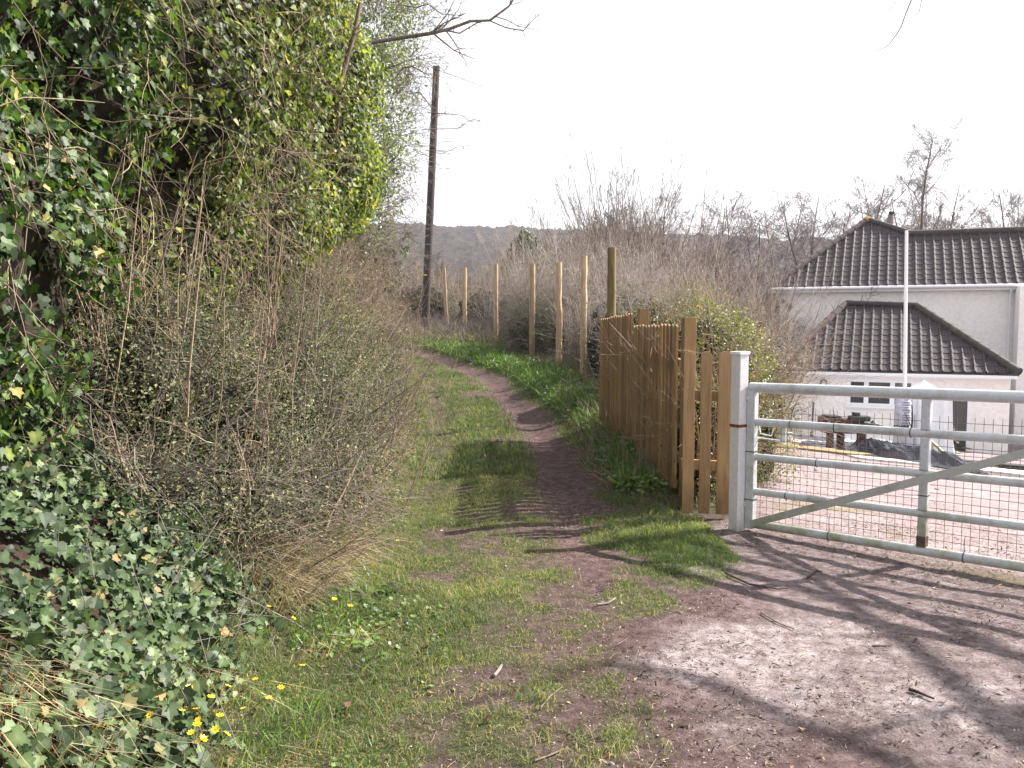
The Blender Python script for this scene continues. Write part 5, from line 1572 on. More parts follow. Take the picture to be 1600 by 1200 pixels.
# bramble thicket strip behind the posts
def thicket(label, lumps, n, seed, tw, ntw, size=0.06, lm='bramble', tl=1.0):
    return mound(label, lumps, n, seed, size, lm, ntw, 0.8, 0.42, tw, name='bramble_thicket', cat='thicket', tl=tl)
thicket('pale twiggy thicket close behind the picket fence and mossy post', [(2.2, 12.5, 0.9, 0.9, 1.2, 1.1), (2.1, 14.8, 1.0, 0.9, 1.3, 1.1), (2.3, 17.2, 1.15, 1.0, 1.4, 1.1), (2.9, 11.0, 0.6, 0.8, 1.0, 1.1)], 12000, 74, 'twig_pale', 2400, 0.05)
thicket('leafy thicket behind the middle fence posts', [(2.4, 20.0, 1.2, 1.0, 1.4, 1.0), (1.8, 22.8, 1.4, 1.1, 1.4, 1.0), (1.2, 26.0, 1.6, 1.1, 1.6, 1.0), (0.3, 29.5, 1.8, 1.2, 1.6, 1.0), (2.6, 24, 1.4, 1.6, 2.0, 1.4)], 12000, 75, 'twig_pale', 4200, 0.055, tl=1.6)
thicket('far leafy thicket behind the telephone pole', [(-1.0, 34.5, 1.9, 1.6, 1.5, 1.1), (-4.2, 36, 2.1, 1.8, 1.5, 1.2), (-6.8, 38, 2.5, 2.4, 2.0, 1.6), (-9.5, 40, 2.7, 2.4, 2, 1.8), (0.5, 33, 2.0, 2.0, 2, 1.5)], 12000, 76, 'twig_tan', 3600, 0.08, tl=2.0)
# vertical dead stalks just behind the nearest posts
n = 900
Y = rng.uniform(14.5, 19.5, n); X = 1.55 - (Y - 15.6) * 0.12 + rng.rand(n) * 0.9
S = np.stack([X, Y, terrain(X, Y)], 1)
a = grow(rng, S, np.tile([0, 0, 1.0], (n, 1)) + rng.normal(0, 0.12, (n, 3)), 0.5 + 0.9 * rng.rand(n), np.full(n, 0.006), np.full(n, 0.003), 4, 0.05, 0)
o = twigs('dead_stalks', [a], [3], M['twig_pale']); tag(o, 'dense dead pale stalks behind the tall fence posts', None, None, 'stuff')

# hazel coppice: long pale upright rods
def coppice(loc, h, n, seed, m='twig_pale'):
    g_ = np.random.RandomState(seed)
    t = thing('coppice_clump', 'clump of long thin pale bare rods rising behind the tall fence posts', 'coppice', (loc[0], loc[1], Z(*loc)), 'bare coppice clumps behind the fence posts')
    S = np.zeros((n, 3)); S[:, :2] = g_.normal(0, 0.22, (n, 2)); S += np.array(t.location[:])
    D = np.tile([0, 0, 1.0], (n, 1)) + g_.normal(0, 0.30, (n, 3)) * np.array([1, 1, 0.3])
    r = 0.014 * (0.6 + 0.7 * g_.rand(n))
    a = grow(g_, S, D, h * (0.55 + 0.5 * g_.rand(n)), r, r * 0.3, 9, 0.035, 0.03)
    b = sprout(g_, a, 7, 0.3, 0.97, 28, 0.22, 4, 0.1, 0.06, 0.5, 0.4)
    c_ = sprout(g_, b, 3, 0.2, 0.95, 30, 0.45, 3, 0.12, 0.04, 0.7, 0.5)
    for s_ in (b, c_): np.maximum(s_[1], 0.004, out=s_[1])
    twigs('rod', [a], [6], M[m], t); twigs('twigs', [b, c_], [3, 3], M[m], t)
    return t
protos = [coppice((2.5, 14.0), 3.0, 20, 81), coppice((3.4, 17.5), 3.9, 26, 82), coppice((4.6, 20.5), 4.6, 28, 83, 'twig_grey')]
for i, (x, y, s_, k) in enumerate([(1.9, 18.6, .9, 0), (1.6, 22.5, 1.0, 1), (3.0, 22.0, 1.0, 2), (4.2, 16.8, 0.85, 1), (5.4, 18.5, .9, 2), (0.6, 27, 0.95, 1), (2.4, 27.5, 1.15, 2), (5.8, 24.5, 1.1, 1), (4.3, 27, 1.15, 2),
                                   (7.2, 26, 1.15, 0), (7.6, 29.5, 1.35, 2), (-0.8, 31, 0.9, 0), (3.1, 11.9, 0.75, 0), (6.5, 21.5, 1.0, 1), (3.6, 31, 1.5, 2), (5.6, 33, 1.6, 2), (8.8, 33, 1.6, 2), (2.0, 34, 1.4, 1), (7.2, 36, 1.8, 2), (10.2, 37, 1.8, 2), (4.6, 38, 1.7, 2), (0.6, 37, 1.3, 1)]):
    c_ = copy_tree(protos[k]); c_.location = (x, y, Z(x, y)); c_.rotation_euler.z = 1.3 * i + 0.5; c_.scale = (s_, s_, s_)

cps = sorted([o for o in C.objects if o.name.startswith('coppice_clump')], key=lambda o: o.location.x / o.location.y)
ORD = 'first second third fourth fifth sixth seventh eighth ninth tenth eleventh twelfth thirteenth fourteenth fifteenth sixteenth seventeenth eighteenth nineteenth twentieth twenty-first twenty-second twenty-third twenty-fourth twenty-fifth twenty-sixth'.split()
for k, o in enumerate(cps): o['label'] = 'clump of long pale bare rods behind the fence posts, %s from the left' % ORD[k]

M['twig_far'] = barkmat('far_twig', (0.075, 0.057, 0.047), (0.18, 0.14, 0.118), 5)
# middle distance scrub wood: reads as one brown mass
def wood_mass(name, label, boxes, seed, m, nsub, h, lumpm=None, r=0.05, rm=0.02):
    g_ = np.random.RandomState(seed)
    S = []
    for (x0, x1, y0, y1, n) in boxes:
        X = g_.uniform(x0, x1, n); Y = g_.uniform(y0, y1, n)
        S.append(np.stack([X, Y, terrain(X, Y)], 1))
    S = np.concatenate(S); n = len(S)
    dist = S[:, 1]
    hh = h * (0.6 + 0.6 * g_.rand(n))
    rr_ = np.full(n, r)
    D = np.tile([0, 0, 1.0], (n, 1)) + g_.normal(0, 0.12, (n, 3))
    a = grow(g_, S, D, hh, rr_, rr_ * 0.3, 5, 0.06, 0)
    b = sprout(g_, a, nsub, 0.1, 0.97, 42, 0.4, 4, 0.14, 0.08, 0.5, 0.4, taper=0.5)
    c_ = sprout(g_, b, nsub, 0.1, 0.97, 38, 0.5, 2, 0.16, 0.05, 0.6, 0.5)
    np.maximum(b[1], rm, out=b[1]); np.maximum(c_[1], rm * 0.8, out=c_[1])
    o = twigs(name, [a, b, c_], [4, 3, 3], M[m])
    return tag(o, label, None, None, 'stuff')
wood_mass('scrub_woodland', 'dense grey brown bare thicket behind the coppice rods', [(3.5, 13, 30, 44, 200)], 90, 'twig_far', 12, 4.4, r=0.035, rm=0.008)
wood_mass('scrub_woodland', 'brown bare scrub wood in the middle distance', [(4.5, 18, 46, 62, 110), (5, 30, 60, 95, 150)], 91, 'twig_far', 12, 4.8, r=0.05, rm=0.011)
wood_mass('scrub_woodland', 'low reddish brown scrub behind the far fence posts', [(-16, 4, 40, 60, 190), (-24, 8, 60, 95, 200)], 94, 'twig_red', 12, 2.7, r=0.035, rm=0.010)
wood_mass('scrub_woodland', 'farther brown bare wood below the hill', [(-50, 40, 95, 210, 460)], 92, 'twig_red', 11, 7.5, r=0.10, rm=0.03)
wood_mass('scrub_woodland', 'pale bare stems rising just behind the far fence posts', [(-7, 3.0, 35, 41, 120), (2.0, 4.5, 20, 28, 100)], 96, 'twig_pale', 6, 2.5, r=0.024, rm=0.006)
# dark conical evergreen
def conifer(loc, h, seed):
    g_ = np.random.RandomState(seed)
    t = thing('evergreen_tree', 'dark green conical evergreen in the middle distance before the hill', 'tree', (loc[0], loc[1], Z(*loc)))
    b = MB(); b.tube([t.location[:], tuple(t.location + Vector((0, 0, h * 0.8)))], [0.16, 0.04], 8); b.build('trunk', M['bark'], t)
    n = 9000; f = g_.rand(n) ** 0.7; r_ = (1 - f) ** 0.6 * h * 0.5 * (0.5 + 0.5 * g_.rand(n)) + 0.1; a = g_.rand(n) * 6.28
    r_ *= 0.75 + 0.5 * fbm(a * 1.5, f * 6, 3)
    P = np.stack([t.location.x + r_ * np.cos(a), t.location.y + r_ * np.sin(a), t.location.z + 0.3 + f * h], 1)
    leaves('crown', P, np.stack([np.cos(a), np.sin(a), np.full(n, .5)], 1), 0.22, M['bramble'], oval_leaf(), g_, t)
pcn = at(822, 372, 44)
conifer((pcn.x, 44), pcn.z - Z(pcn.x, 44), 95)

# bare trees behind the house
def tree_thing(seed, h, label, m='twig_far', group='bare trees behind the house', **kw):
    t = thing('bare_tree', label, 'tree', (0, 0, 0), group)
    sets = bare_tree_sets(seed, h, h * 0.013, **kw)
    sets = [(P, np.maximum(R, 0.0055 if i > 1 else 0.012)) for i, (P, R) in enumerate(sets)]
    twigs('trunk', sets[:1], [8], M['bark'], t)
    twigs('crown', sets[1:], [5, 4, 3, 3][:len(sets) - 1], M[m], t)
    return t
lab = 'bare leafless tree in the row behind the house'
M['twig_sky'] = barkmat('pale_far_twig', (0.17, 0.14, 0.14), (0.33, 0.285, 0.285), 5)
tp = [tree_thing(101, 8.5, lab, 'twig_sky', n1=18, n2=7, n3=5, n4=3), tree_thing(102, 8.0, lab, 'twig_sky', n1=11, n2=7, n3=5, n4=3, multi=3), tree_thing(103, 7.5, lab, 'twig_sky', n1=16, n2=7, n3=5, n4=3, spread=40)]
spots = []
for i, px in enumerate([895, 935, 985, 1030, 1075, 1110, 1150, 1190, 1230, 1262, 1296, 1330, 1362, 1398, 1450, 1480, 1512, 1545, 1578, 1612]):
    Y = 46 + (i * 7 % 5) * 2.2
    top = 335 - (0 if px < 1200 else 20) - (i * 5 % 4) * 9 + (25 if px < 940 else 0)
    spots.append((px, Y, top))
ORD = 'first second third fourth fifth sixth seventh eighth ninth tenth eleventh twelfth thirteenth fourteenth fifteenth sixteenth seventeenth eighteenth nineteenth twentieth'.split()
used = set()
for i, (px, Y, top) in enumerate(spots):
    k = i % 3
    o = tp[k] if k not in used else copy_tree(tp[k]); used.add(k)
    p = at(px, top, Y); z0 = Z(p.x, Y)
    s_ = (p.z - z0) / [8.5, 8.0, 7.5][k]
    o.location = (p.x, Y, z0); o.rotation_euler.z = i * 1.1; o.scale = (s_, s_, s_)
    o['label'] = 'bare leafless tree in the row behind the house, %s from the left' % ORD[i]
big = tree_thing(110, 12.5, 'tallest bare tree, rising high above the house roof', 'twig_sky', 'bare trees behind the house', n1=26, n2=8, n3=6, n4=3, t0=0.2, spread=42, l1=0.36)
p = at(1430, 222, 44); z0 = Z(p.x, 44); s_ = (p.z - z0) / 12.5
big.location = (p.x, 44, z0); big.scale = (s_, s_, s_)
# undergrowth behind the house closes the gap below the crowns
wood_mass('scrub_woodland', 'reddish brown undergrowth behind the house', [(4, 16, 36, 50, 110), (14, 42, 41, 52, 150)], 93, 'twig_red', 10, 4.6, r=0.035, rm=0.012)

# ------------------------------------------------------------------ tree standing to the right of the drive; its boughs shade the drive
def right_tree(seed):
    g_ = np.random.RandomState(seed)
    t = thing('roadside_tree', 'bare tree right of the drive, its drooping twigs hanging at the top right', 'tree', (7.6, 2.6, Z(7.6, 2.6)))
    S = np.array([[7.6, 2.6, t.location.z - 0.2]])
    a = grow(g_, S, np.array([[0.05, 0, 1.0]]), np.array([8.5]), [0.20], [0.06], 10, 0.04, 0.02)
    b = sprout(g_, a, 9, 0.5, 0.98, 50, 0.38, 7, 0.1, 0.02, 0.5, 0.2, taper=0.4)
    c_ = sprout(g_, b, 5, 0.15, 0.98, 45, 0.45, 5, 0.15, 0, 0.55, 0.3)
    d = sprout(g_, c_, 3, 0.1, 0.95, 40, 0.5, 4, 0.2, -0.02, 0.6, 0.3)
    twigs('trunk', [a], [12], M['bark'], t)
    twigs('crown', [b, c_, d], [6, 4, 3], M['twig_grey'], t)
    # boughs placed so that they throw the forked shadows seen on the drive
    def sh(pts, r0, r1):
        Q = []
        for gx_, gy_, h_ in pts:
            L_ = h_ / math.tan(SUN_EL)
            Q.append((gx_ + L_ * math.sin(SUN_AZ), gy_ + L_ * math.cos(SUN_AZ), h_))
        return (np.array([Q]), np.linspace(r0, r1, len(Q))[None])
    def g3(px, py, h_):
        p = ground_at(px, py); return (p.x, p.y, h_)
    bo = [sh([g3(1560, 1130, 4.6), g3(1480, 1055, 4.4), g3(1400, 990, 4.2), g3(1345, 955, 4.1), g3(1290, 915, 4.0), g3(1215, 875, 3.9), g3(1160, 845, 3.8)], 0.055, 0.025),
          sh([g3(1620, 1045, 4.5), g3(1540, 1000, 4.4), g3(1470, 968, 4.2), g3(1390, 950, 4.1)], 0.035, 0.02),
          sh([g3(1345, 950, 4.1), g3(1290, 935, 4.0), g3(1230, 915, 3.9), g3(1180, 905, 3.8)], 0.03, 0.012),
          sh([g3(1620, 1110, 4.9), g3(1560, 1108, 4.8), g3(1500, 1110, 4.7), g3(1440, 1120, 4.6), g3(1330, 1150, 4.5)], 0.045, 0.015),
          sh([g3(1420, 1200, 5.2), g3(1250, 1130, 5.1), g3(1100, 1060, 5.0), g3(950, 1035, 5.0), g3(820, 1075, 4.9), g3(700, 1110, 4.8)], 0.04, 0.012)]
    su = [sprout(g_, x, 5, 0.2, 1, 40, 0.3, 4, 0.15, 0, 0.4, 0.3) for x in bo]
    q0 = bo[0][0][0][0]; q3_ = bo[3][0][0][0]
    bo.append((np.array([[[7.6, 2.6, 3.4], [7.5, 3.4, 4.0], q0]]), np.array([[0.11, 0.09, 0.075]])))
    bo.append((np.array([[[7.6, 2.6, 3.9], [7.6, 3.2, 4.5], q3_]]), np.array([[0.10, 0.085, 0.07]])))
    twigs('bough', bo + su, [8] * 7 + [4] * 5, M['bark'], t)
    # drooping twigs in the top right of the view
    def ph(pts, r0, r1, Y=7.0):
        Q = [at(px, py, Y) for px, py in pts]; return (np.array([[q[:] for q in Q]]), np.linspace(r0, r1, len(Q))[None])
    dr = [ph([(1500, -120), (1440, -40), (1424, 0), (1415, 22), (1408, 42), (1402, 52), (1394, 63), (1388, 71), (1371, 80), (1352, 79), (1338, 74), (1328, 66), (1321, 57)], 0.006, 0.0016),
          ph([(1470, -60), (1440, 0), (1436, 20), (1432, 25), (1424, 30)], 0.004, 0.0016),
          ph([(1460, -80), (1410, -10), (1396, 8), (1387, 18), (1378, 23), (1366, 24)], 0.003, 0.0014)]
    twigs('drooping_twig', dr, [6, 5, 5], M['twig_dark'], t)
right_tree(120)

# ------------------------------------------------------------------ grass
def scatter(n, x0, x1, y0, y1, dens, ypow=1.0):
    X = rng.uniform(x0, x1, n); Y = y0 + (y1 - y0) * rng.rand(n) ** ypow
    k = rng.rand(n) < dens(X, Y)
    return X[k], Y[k]
def gd(X, Y): return grass_cover(X, Y) ** 1.3 * sstep(-0.9, -0.25, X - edge_x(Y)) * (0.35 + 0.65 * sstep(0.35, 0.6, fbm(X * 5, Y * 5, 3)))
X, Y = scatter(420000, -1.9, 1.5, 2.1, 8.0, gd, 1.25)
h_ = (0.016 + 0.032 * rng.rand(len(X)) ** 1.5) * (0.7 + 0.8 * sstep(0.45, 0.7, fbm(X * 3, Y * 3, 3)))
pt1 = np.exp(-(((X - 1.05) / 0.55) ** 2 + ((Y - 5.9) / 1.0) ** 2))
h_ *= 1 + 0.6 * pt1
vv = np.clip(rng.rand(len(X)) * 0.75 + 0.35 * (fbm(X * 1.3 + 5, Y * 1.3, 3)) - 0.25 * pt1, 0, 1)
tag(blades('grass', X, Y, h_, M['grass'], rng, w=0.0016, bend=0.9, v=vv), 'short trodden grass on the near lane', None, None, 'stuff')
X, Y = scatter(200000, -5.5, 1.6, 8.0, 26.0, lambda X, Y: grass_cover(X, Y) * sstep(-0.9, -0.2, X - edge_x(Y)) * (X < rut_x(Y) + 2.6) * (X < 1.6), 1.5)
h_ = 0.03 + 0.05 * rng.rand(len(X)); h_ *= 1 + 1.0 * sstep(0.4, 0.8, X - rut_x(Y))
tag(blades('grass', X, Y, h_, M['grass'], rng, w=0.0035, bend=0.8, v=rng.rand(len(X)) * 0.8), 'grass along the farther lane', None, None, 'stuff')
n = 9000
Y = rng.uniform(24, 38, n); X = rut_x(Y) + 0.6 + rng.rand(n) * 7.5; k = X < 1.5; X, Y = X[k], Y[k]; n = len(X)
tag(blades('tall_grass', X, Y, 0.15 + 0.3 * rng.rand(n), M['grass'], rng, w=0.010, bend=0.9, v=rng.rand(n)), 'rank grass round the far fence posts', None, None, 'stuff')
n = 5000
Y = rng.uniform(24, 38, n); X = rut_x(Y) + 0.8 + rng.rand(n) * 7.5; k = X < 1.5; X, Y = X[k], Y[k]; n = len(X)
a = grow(rng, np.stack([X, Y, terrain(X, Y)], 1), rng.normal(0, 0.5, (n, 3)) + np.array([0, 0, 0.9]), 0.3 + 0.6 * rng.rand(n), np.full(n, 0.007), np.full(n, 0.004), 4, 0.2, 0)
o = twigs('dead_stalks', [a], [3], M['twig_grey']); tag(o, 'dead stalks round the far fence posts', None, None, 'stuff')
# lush verge plants on the right of the lane
n = 16000
Y = 7.4 + 22 * rng.rand(n) ** 1.6; X = rut_x(Y) + 0.5 + rng.rand(n) * 1.0
k = (rng.rand(n) < 0.3 + 0.7 * sstep(0.4, 0.6, fbm(X * 2, Y * 1.2, 3))) & (X < np.interp(Y, [7, 10.4, 15, 20, 30], [1.38, 1.25, 1.6, 0.9, -1.6]))
X, Y = X[k], Y[k]; n = len(X)
P = np.stack([X, Y, terrain(X, Y)], 1) + np.array([0, 0, 0.03])
o = leaves('verge_plants', P, rng.normal(0, 0.5, (n, 3)) + np.array([0, -0.6, 0.5]), 0.15 * (0.4 + 0.9 * rng.rand(n)), M['lush'], lance_leaf(), rng, None, tip=rng.normal(0, 0.5, (n, 3)) + np.array([0, 0, 1.0]))
tag(o, 'lush broad bladed plants on the right verge', None, None, 'stuff')
n = 3500
Y = 7.2 + 20 * rng.rand(n) ** 1.7; X = rut_x(Y) + 0.45 + rng.rand(n) * 1.1
k = X < np.interp(Y, [7, 10.4, 15, 20, 30], [1.38, 1.25, 1.6, 0.9, -1.6]); X, Y = X[k], Y[k]; n = len(X)
o = leaves('verge_leaf_cover', np.stack([X, Y, terrain(X, Y) + 0.02 + 0.12 * rng.rand(n)], 1), np.tile([0, -0.4, 1.0], (n, 1)), 0.04, M['lush'], heart_leaf(), rng, None, tilt=0.6)
tag(o, 'dark low leaves among the verge plants', None, None, 'stuff')
n = 1600
Y = 7.4 + 12 * rng.rand(n) ** 1.4; X = np.interp(Y, [7, 10.4, 15, 20, 30], [1.38, 1.2, 1.5, 0.8, -1.6]) - 0.5 * rng.rand(n) ** 1.5
a = grow(rng, np.stack([X, Y, terrain(X, Y)], 1), rng.normal(0, 0.8, (n, 3)) + np.array([0, 0, 0.6]), 0.1 + 0.35 * rng.rand(n), np.full(n, 0.0028), np.full(n, 0.0014), 4, 0.2, 0)
o = twigs('dead_stalks', [a], [3], M['twig_tan']); tag(o, 'dead stalks tangled at the fence foot', None, None, 'stuff')
# dry grass on the left edge
n = 15000
Y = 2.3 + 10 * rng.rand(n) ** 1.2; X = edge_x(Y) - 0.2 + rng.normal(0, 0.16, n)
k = rng.rand(n) < sstep(0.5, 0.62, fbm(X * 2.4 + 2, Y * 2.6, 3)) * (0.25 + 0.75 * np.exp(-((Y - 5.4) / 1.6) ** 2))
X2 = rng.normal(-1.62, 0.22, 700); Y2 = rng.normal(2.5, 0.13, 700)
X = np.concatenate([X[k], X2]); Y = np.concatenate([Y[k], Y2])
tag(blades('dry_grass', X, Y, 0.07 + 0.14 * rng.rand(len(X)), M['straw'], rng, w=0.0018, bend=1.4, dirs=np.full(len(X), -0.4)), 'dry straw coloured grass along the left edge', None, None, 'stuff')
n = 4800
Y = 4.2 + 7.5 * rng.rand(n) ** 1.3; X = edge_x(Y) - 0.08 - np.abs(rng.normal(0, 0.28, n))
k = rng.rand(n) < sstep(0.40, 0.56, fbm(X * 2 + 12, Y * 2.0, 3)); X, Y = X[k], Y[k]
tag(blades('dry_grass', X, Y, 0.14 + 0.22 * rng.rand(len(X)), M['straw'], rng, w=0.0017, bend=1.5, dirs=np.full(len(X), -0.5)), 'long dead grass arching from the bank foot', None, None, 'stuff')
n = 700
Y = 4.2 + 7 * rng.rand(n) ** 1.2; X = edge_x(Y) - 0.15 - 0.5 * rng.rand(n)
a = grow(rng, np.stack([X, Y, terrain(X, Y) + 0.05], 1), np.stack([0.7 + 0.5 * rng.rand(n), rng.normal(-0.2, 0.5, n), 0.5 + 0.6 * rng.rand(n)], 1), 0.25 + 0.5 * rng.rand(n), np.full(n, 0.0026), np.full(n, 0.0012), 7, 0.13, -0.10)
o = twigs('dead_stalks', [a], [4], M['twig_tan']); tag(o, 'arching dead stalks at the bank foot', None, None, 'stuff')
n = 5000
Y = 2.2 + 7 * rng.rand(n); X = edge_x(Y) + rng.normal(0, 0.16, n)
k = rng.rand(n) < sstep(0.42, 0.6, fbm(X * 2.2 + 7, Y * 2.2, 3)); X, Y = X[k], Y[k]
tag(blades('tuft_grass', X, Y, 0.06 + 0.1 * rng.rand(len(X)), M['lush'], rng, w=0.0024, bend=1.0), 'green grass tufts at the bank foot', None, None, 'stuff')

# celandine leaves with single yellow flowers
n = 5200
Y = 2.1 + 2.6 * rng.rand(n) ** 1.1; X = edge_x(Y) - 0.1 + rng.normal(0, 0.26, n)
k = rng.rand(n) < sstep(0.35, 0.55, fbm(X * 2 + 31, Y * 2, 3)); X, Y = X[k], Y[k]; n = len(X)
o = leaves('celandine_leaves', np.stack([X, Y, terrain(X, Y) + 0.01 + 0.03 * rng.rand(n)], 1), np.tile([0, -0.2, 1.0], (n, 1)), 0.026, M['lush'], celandine_leaf(), rng, None, tilt=0.4)
tag(o, 'small round green leaves under the yellow flowers', None, None, 'stuff')
def flower_mesh():
    b = MB()
    for k in range(8):
        a = 2 * math.pi * k / 8; ca, sa = math.cos(a), math.sin(a)
        def pt(r_, s_, z): return (r_ * ca - s_ * sa, r_ * sa + s_ * ca, z)
        b.raw([pt(0.002, 0, 0.001), pt(0.008, 0.0032, 0.003), pt(0.0135, 0, 0.005), pt(0.008, -0.0032, 0.003)], [(0, 1, 2, 3)])
    return b
fl_px = [(202, 1105), (254, 1093), (311, 1125), (307, 1140), (286, 1143), (311, 1157), (309, 1165), (318, 1188), (312, 1193), (355, 1180), (357, 1102), (351, 1131), (400, 1090), (440, 1103), (459, 1061), (473, 1067), (154, 1172),
         (421, 971), (459, 990), (536, 984), (548, 969), (452, 850), (461, 848), (566, 830), (581, 831), (619, 1063), (622, 862), (585, 902), (523, 958), (381, 1138), (321, 1187), (330, 1120), (345, 1150), (300, 1178), (272, 1140), (338, 1172), (420, 1120), (236, 1150), (296, 1105)]
fm = None
T1 = 'first second third fourth fifth sixth seventh eighth ninth'.split()
ORD2 = T1 + 'tenth eleventh twelfth thirteenth fourteenth fifteenth sixteenth seventeenth eighteenth nineteenth twentieth'.split() + ['twenty-' + q for q in T1] + ['thirtieth'] + ['thirty-' + q for q in T1]
for i, (px, py) in enumerate(fl_px):
    p = ground_at(px, py)
    near_ = [q for q in sorted(fl_px) if (q[1] < 1000) == (py < 1000)]
    side = ('beside the dry grass up the bank, %s from the left' if py < 1000 else 'in the bottom left flower patch, %s from the left') % ORD2[near_.index((px, py))]
    if fm is None:
        o = flower_mesh().build('yellow_flower', M['petal'], None)
        fs = MB(); fs.tube([(0, 0, -0.05), (0.002, 0, -0.02), (0, 0, 0.001)], 0.0009, 5); fs.build('flower_stalk', M['lush'], o)
        fc = MB(); fc.lathe([(0.0005, 0.004), (0.003, 0.003), (0.003, 0.001)], (0, 0, 0), 8); fc.build('flower_centre', M['orange'], o)
        fm = o
    else:
        o = copy_tree(fm)
    tag(o, 'yellow flower ' + side, 'flower', 'yellow flowers on the left bank')
    o.location = (p.x, p.y, p.z + 0.075); o.rotation_euler = (rng.normal(0.25, 0.3), rng.normal(0, 0.3), rng.rand() * 6)
    s_ = rng.uniform(1.0, 1.4); o.scale = (s_, s_, s_)

# dock plant at the bottom left
def broad_leaf(L, w, curl, m, parent, loc, az, el, name='leaf'):
    V = []; F = []; nu, nv = 6, 10
    for j in range(nv + 1):
        f = j / nv; ww = w * math.sin(math.pi * min(0.98, 0.12 + 0.88 * f)) ** 0.7
        x = L * f; z = L * (math.sin(el) * f - curl * f * f)
        for i in range(nu + 1):
            u = i / nu * 2 - 1
            V.append((x * math.cos(el), u * ww / 2, z + 0.18 * abs(u) * ww + 0.006 * math.sin(9 * f + 3 * u)))
    for j in range(nv):
        for i in range(nu):
            a = j * (nu + 1) + i; F.append((a, a + 1, a + nu + 2, a + nu + 1))
    ca, sa = math.cos(az), math.sin(az)
    V = [(x * ca - y * sa + loc[0], x * sa + y * ca + loc[1], z + loc[2]) for x, y, z in V]
    b = MB(); b.raw(V, F); return b.build(name, m, parent, smooth=True)
dockm = mat('dock_leaf', rough=0.45, spec=0.4)
nt = dockm.node_tree
nt.links.new(ramp(nt, noise(nt, 25, 4), [(0.3, (0.07, 0.13, 0.035)), (0.7, (0.13, 0.21, 0.06))]), nt.nodes['Principled BSDF'].inputs['Base Color'])
for px, py, nl, lab in ((28, 1165, 6, 'broad leaved green dock plant in the bottom left corner'), (75, 1130, 5, 'second smaller broad leaved plant beside the straw in the bottom left')):
    p = ground_at(px, py)
    t = thing('dock_plant', lab, 'plant', p[:])
    for k in range(nl):
        broad_leaf(rng.uniform(0.08, 0.13), rng.uniform(0.03, 0.042), rng.uniform(0.3, 0.7), dockm, t, (p.x, p.y, p.z + 0.01), k * 6.28 / nl + rng.rand(), rng.uniform(0.4, 1.1))
for px, py, sz, mm, lab in ((627, 925, 0.12, 'tree_leaf', 'single pale grey green leaf lying on the lane grass'), (545, 1105, 0.07, 'dead', 'curled brown dead leaf on the grass near the flowers'), (655, 1022, 0.06, 'dead', 'dark curled dead leaf in the middle of the grass'),
                        (745, 915, 0.05, 'straw', 'small pale dead leaf beside the rut'), (755, 1133, 0.05, 'straw', 'small straw coloured leaf at the bottom of the lane'), (890, 812, 0.05, 'straw', 'pale yellow leaf on the bare rut')):
    p = ground_at(px, py)
    o = broad_leaf(sz, sz * 0.42, 0.1, M[mm], None, (0, 0, 0), rng.rand() * 6, 0.25, 'fallen_leaf'); o.location = (p.x, p.y, p.z + 0.02); tag(o, lab, 'leaf')
# sticks on the ground
for pts_, r_, m_, lab in (([(1132, 897), (1170, 915), (1215, 923), (1232, 922)], 0.006, 'twig_dark', 'long curved dark stick between the grass and the drive'),
                    ([(1420, 1081), (1430, 1084), (1442, 1089), (1459, 1096)], 0.008, 'twig_dark', 'short thick stick on the bare drive'),
                    ([(1262, 905), (1275, 895), (1284, 896)], 0.006, 'twig_dark', 'crooked little stick in the branch shadow'),
                    ([(1362, 1012), (1375, 1012), (1391, 1012)], 0.004, 'twig_dark', 'thin straight twig in the middle of the drive'),
                    ([(933, 947), (950, 945), (962, 937)], 0.006, 'twig_pale', 'pale stick on the bare soil beside the grass'),
                    ([(772, 1060), (780, 1050), (784, 1043)], 0.008, 'twig_pale', 'short pale stick standing out of the lane grass'),
                    ([(835, 1192), (860, 1183), (880, 1174)], 0.004, 'twig_tan', 'thin tan twig at the bottom edge of the lane'),
                    ([(1190, 960), (1215, 975), (1240, 985)], 0.004, 'twig_tan', 'thin tan twig lying on the pale drive patch'),
                    ([(845, 1108), (860, 1090), (878, 1076)], 0.003, 'twig_tan', 'thin forked twig on the bare soil right of the grass')):
    Q = [ground_at(*p) + Vector((0, 0, r_ + 0.004)) for p in pts_]
    o = MB().tube(Q, [r_, r_ * 0.9, r_ * 0.7, r_ * 0.5][:len(Q)], 7).build('stick', M[m_], None, smooth=True); tag(o, lab, 'stick')

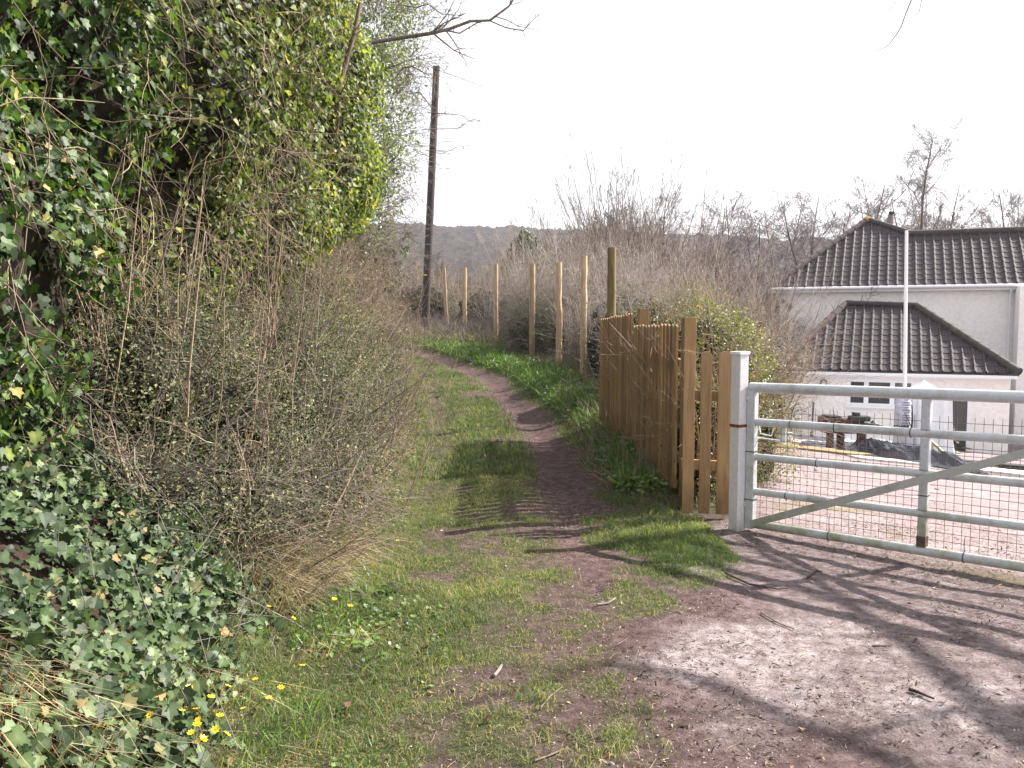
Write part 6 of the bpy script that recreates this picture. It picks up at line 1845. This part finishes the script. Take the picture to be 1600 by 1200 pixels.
# gravel, chips and litter
def chips(name, X, Y, size, m, flat=0.5, lift=0.0):
    n = len(X); V0, F0 = ico(1)
    if n > 4000:
        V0 = np.array([(1, 0, 0), (-1, 0, 0), (0, 1, 0), (0, -1, 0), (0, 0, 1), (0, 0, -1)], float)
        F0 = np.array([(0, 2, 4), (2, 1, 4), (1, 3, 4), (3, 0, 4), (2, 0, 5), (1, 2, 5), (3, 1, 5), (0, 3, 5)])
    s = size * (0.4 + 1.2 * rng.rand(n) ** 2)
    sc = np.stack([s, s * (0.5 + 0.5 * rng.rand(n)), s * flat], 1)
    a = rng.rand(n) * 6.28
    R = np.zeros((n, 3, 3)); R[:, 0, 0] = np.cos(a); R[:, 0, 1] = -np.sin(a); R[:, 1, 0] = np.sin(a); R[:, 1, 1] = np.cos(a); R[:, 2, 2] = 1
    R[:, 2, 0] = rng.normal(0, .25, n)
    L = V0[None] * sc[:, None, :] * (1 + 0.25 * rng.normal(0, 1, (n, len(V0), 1)))
    V = np.einsum('nij,nkj->nki', R, L) + np.stack([X, Y, terrain(X, Y) + s * flat * 0.4 + lift], 1)[:, None]
    k = len(V0); F = (F0[None] + (np.arange(n) * k)[:, None, None]).reshape(-1, 3)
    return mk(name, V.reshape(-1, 3), F, np.full(len(F), 3), m, None, attr={'v': np.repeat(rng.rand(n), k)})
def drive_d(X, Y):
    return (1 - grass_cover(X, Y)) * (0.25 + 0.75 * sstep(0.4, 0.6, fbm(X * 3 + 11, Y * 3, 3)))
X, Y = scatter(26000, -0.6, 4.6, 2.1, 7.2, drive_d, 1.3)
tag(chips('gravel', X, Y, 0.0045, M['stone']), 'fine gravel chips on the drive', None, None, 'stuff')
X, Y = scatter(160, -0.4, 4.6, 2.2, 7.2, lambda X, Y: 1 - grass_cover(X, Y))
tag(chips('gravel', X, Y, 0.009, M['stone'], 0.5), 'scattered larger stones on the drive', None, None, 'stuff')
X, Y = scatter(250, 2, 12, 7, 20, lambda X, Y: 0.6 + 0 * X)
tag(chips('gravel', X, Y, 0.03, M['stone'], 0.5), 'stones on the yard slope', None, None, 'stuff')
# bark and wood flakes
def flake_d(X, Y): return (1 - grass_cover(X, Y)) * sstep(0.42, 0.6, fbm(X * 1.3 + 23, Y * 1.9 + 4, 4)) * (0.2 + 0.8 * (X > 0.3))
X, Y = scatter(26000, -0.5, 4.8, 2.1, 7.0, flake_d, 1.2)
n = len(X)
o = leaves('bark_flakes', np.stack([X, Y, terrain(X, Y) + 0.005], 1), np.tile([0, 0, 1.0], (n, 1)), 0.032 * (0.35 + 1.0 * rng.rand(n) ** 2), M['flake'], lance_leaf(), rng, None, tilt=0.45, tip=rng.normal(0, 1, (n, 3)) * np.array([1, 1, 0.15]))
tag(o, 'dark bark flakes strewn on the drive', None, None, 'stuff')
# dead twiglets and leaf bits
n = 9000
X, Y = scatter(n * 2, -1.8, 4.6, 2.1, 7.6, lambda X, Y: 0.25 + 0.6 * sstep(0.45, 0.62, fbm(X * 1.5 + 3, Y * 1.5 + 8, 3)), 1.2)
n = len(X)
S = np.stack([X, Y, terrain(X, Y) + 0.004], 1); D = rng.normal(0, 1, (n, 3)); D[:, 2] = np.abs(D[:, 2]) * 0.12
a = grow(rng, S, D, 0.015 + 0.07 * rng.rand(n) ** 2.5, np.full(n, 0.0012), np.full(n, 0.0008), 3, 0.15, 0)
o = twigs('twig_litter', [a], [3], M['twig_tan']); tag(o, 'fine twig litter on the ground', None, None, 'stuff')
X, Y = scatter(14000, -1.9, 4.6, 2.1, 14, lambda X, Y: 0.15 + 0.6 * np.exp(-((X - edge_x(Y) + 0.0) / 0.25) ** 2) + 0.25 * (X > 2.2), 1.4)
n = len(X)
o = leaves('leaf_litter', np.stack([X, Y, terrain(X, Y) + 0.006], 1), np.tile([0, 0, 1.0], (n, 1)), 0.022, M['dead'], oval_leaf(), rng, None, tilt=0.4, tip=rng.normal(0, 1, (n, 3)) * np.array([1, 1, 0.1]))
tag(o, 'brown leaf litter', None, None, 'stuff')

# ------------------------------------------------------------------ air
b = MB(); b.box((0, 640, 47), (2200, 1500, 110)); hz_ = b.build('haze', None, None)
hmz = bpy.data.materials.new('thin_air'); hmz.use_nodes = True
hn = hmz.node_tree; hn.nodes.remove(hn.nodes['Principled BSDF'])
pv = hn.nodes.new('ShaderNodeVolumePrincipled'); pv.inputs['Color'].default_value = (0.9, 0.92, 1.0, 1); pv.inputs['Density'].default_value = 0.00032
pv.inputs['Anisotropy'].default_value = 0.3
hn.links.new(pv.outputs[0], hn.nodes['Material Output'].inputs['Volume'])
hz_.data.materials.append(hmz); tag(hz_, kind='stuff')
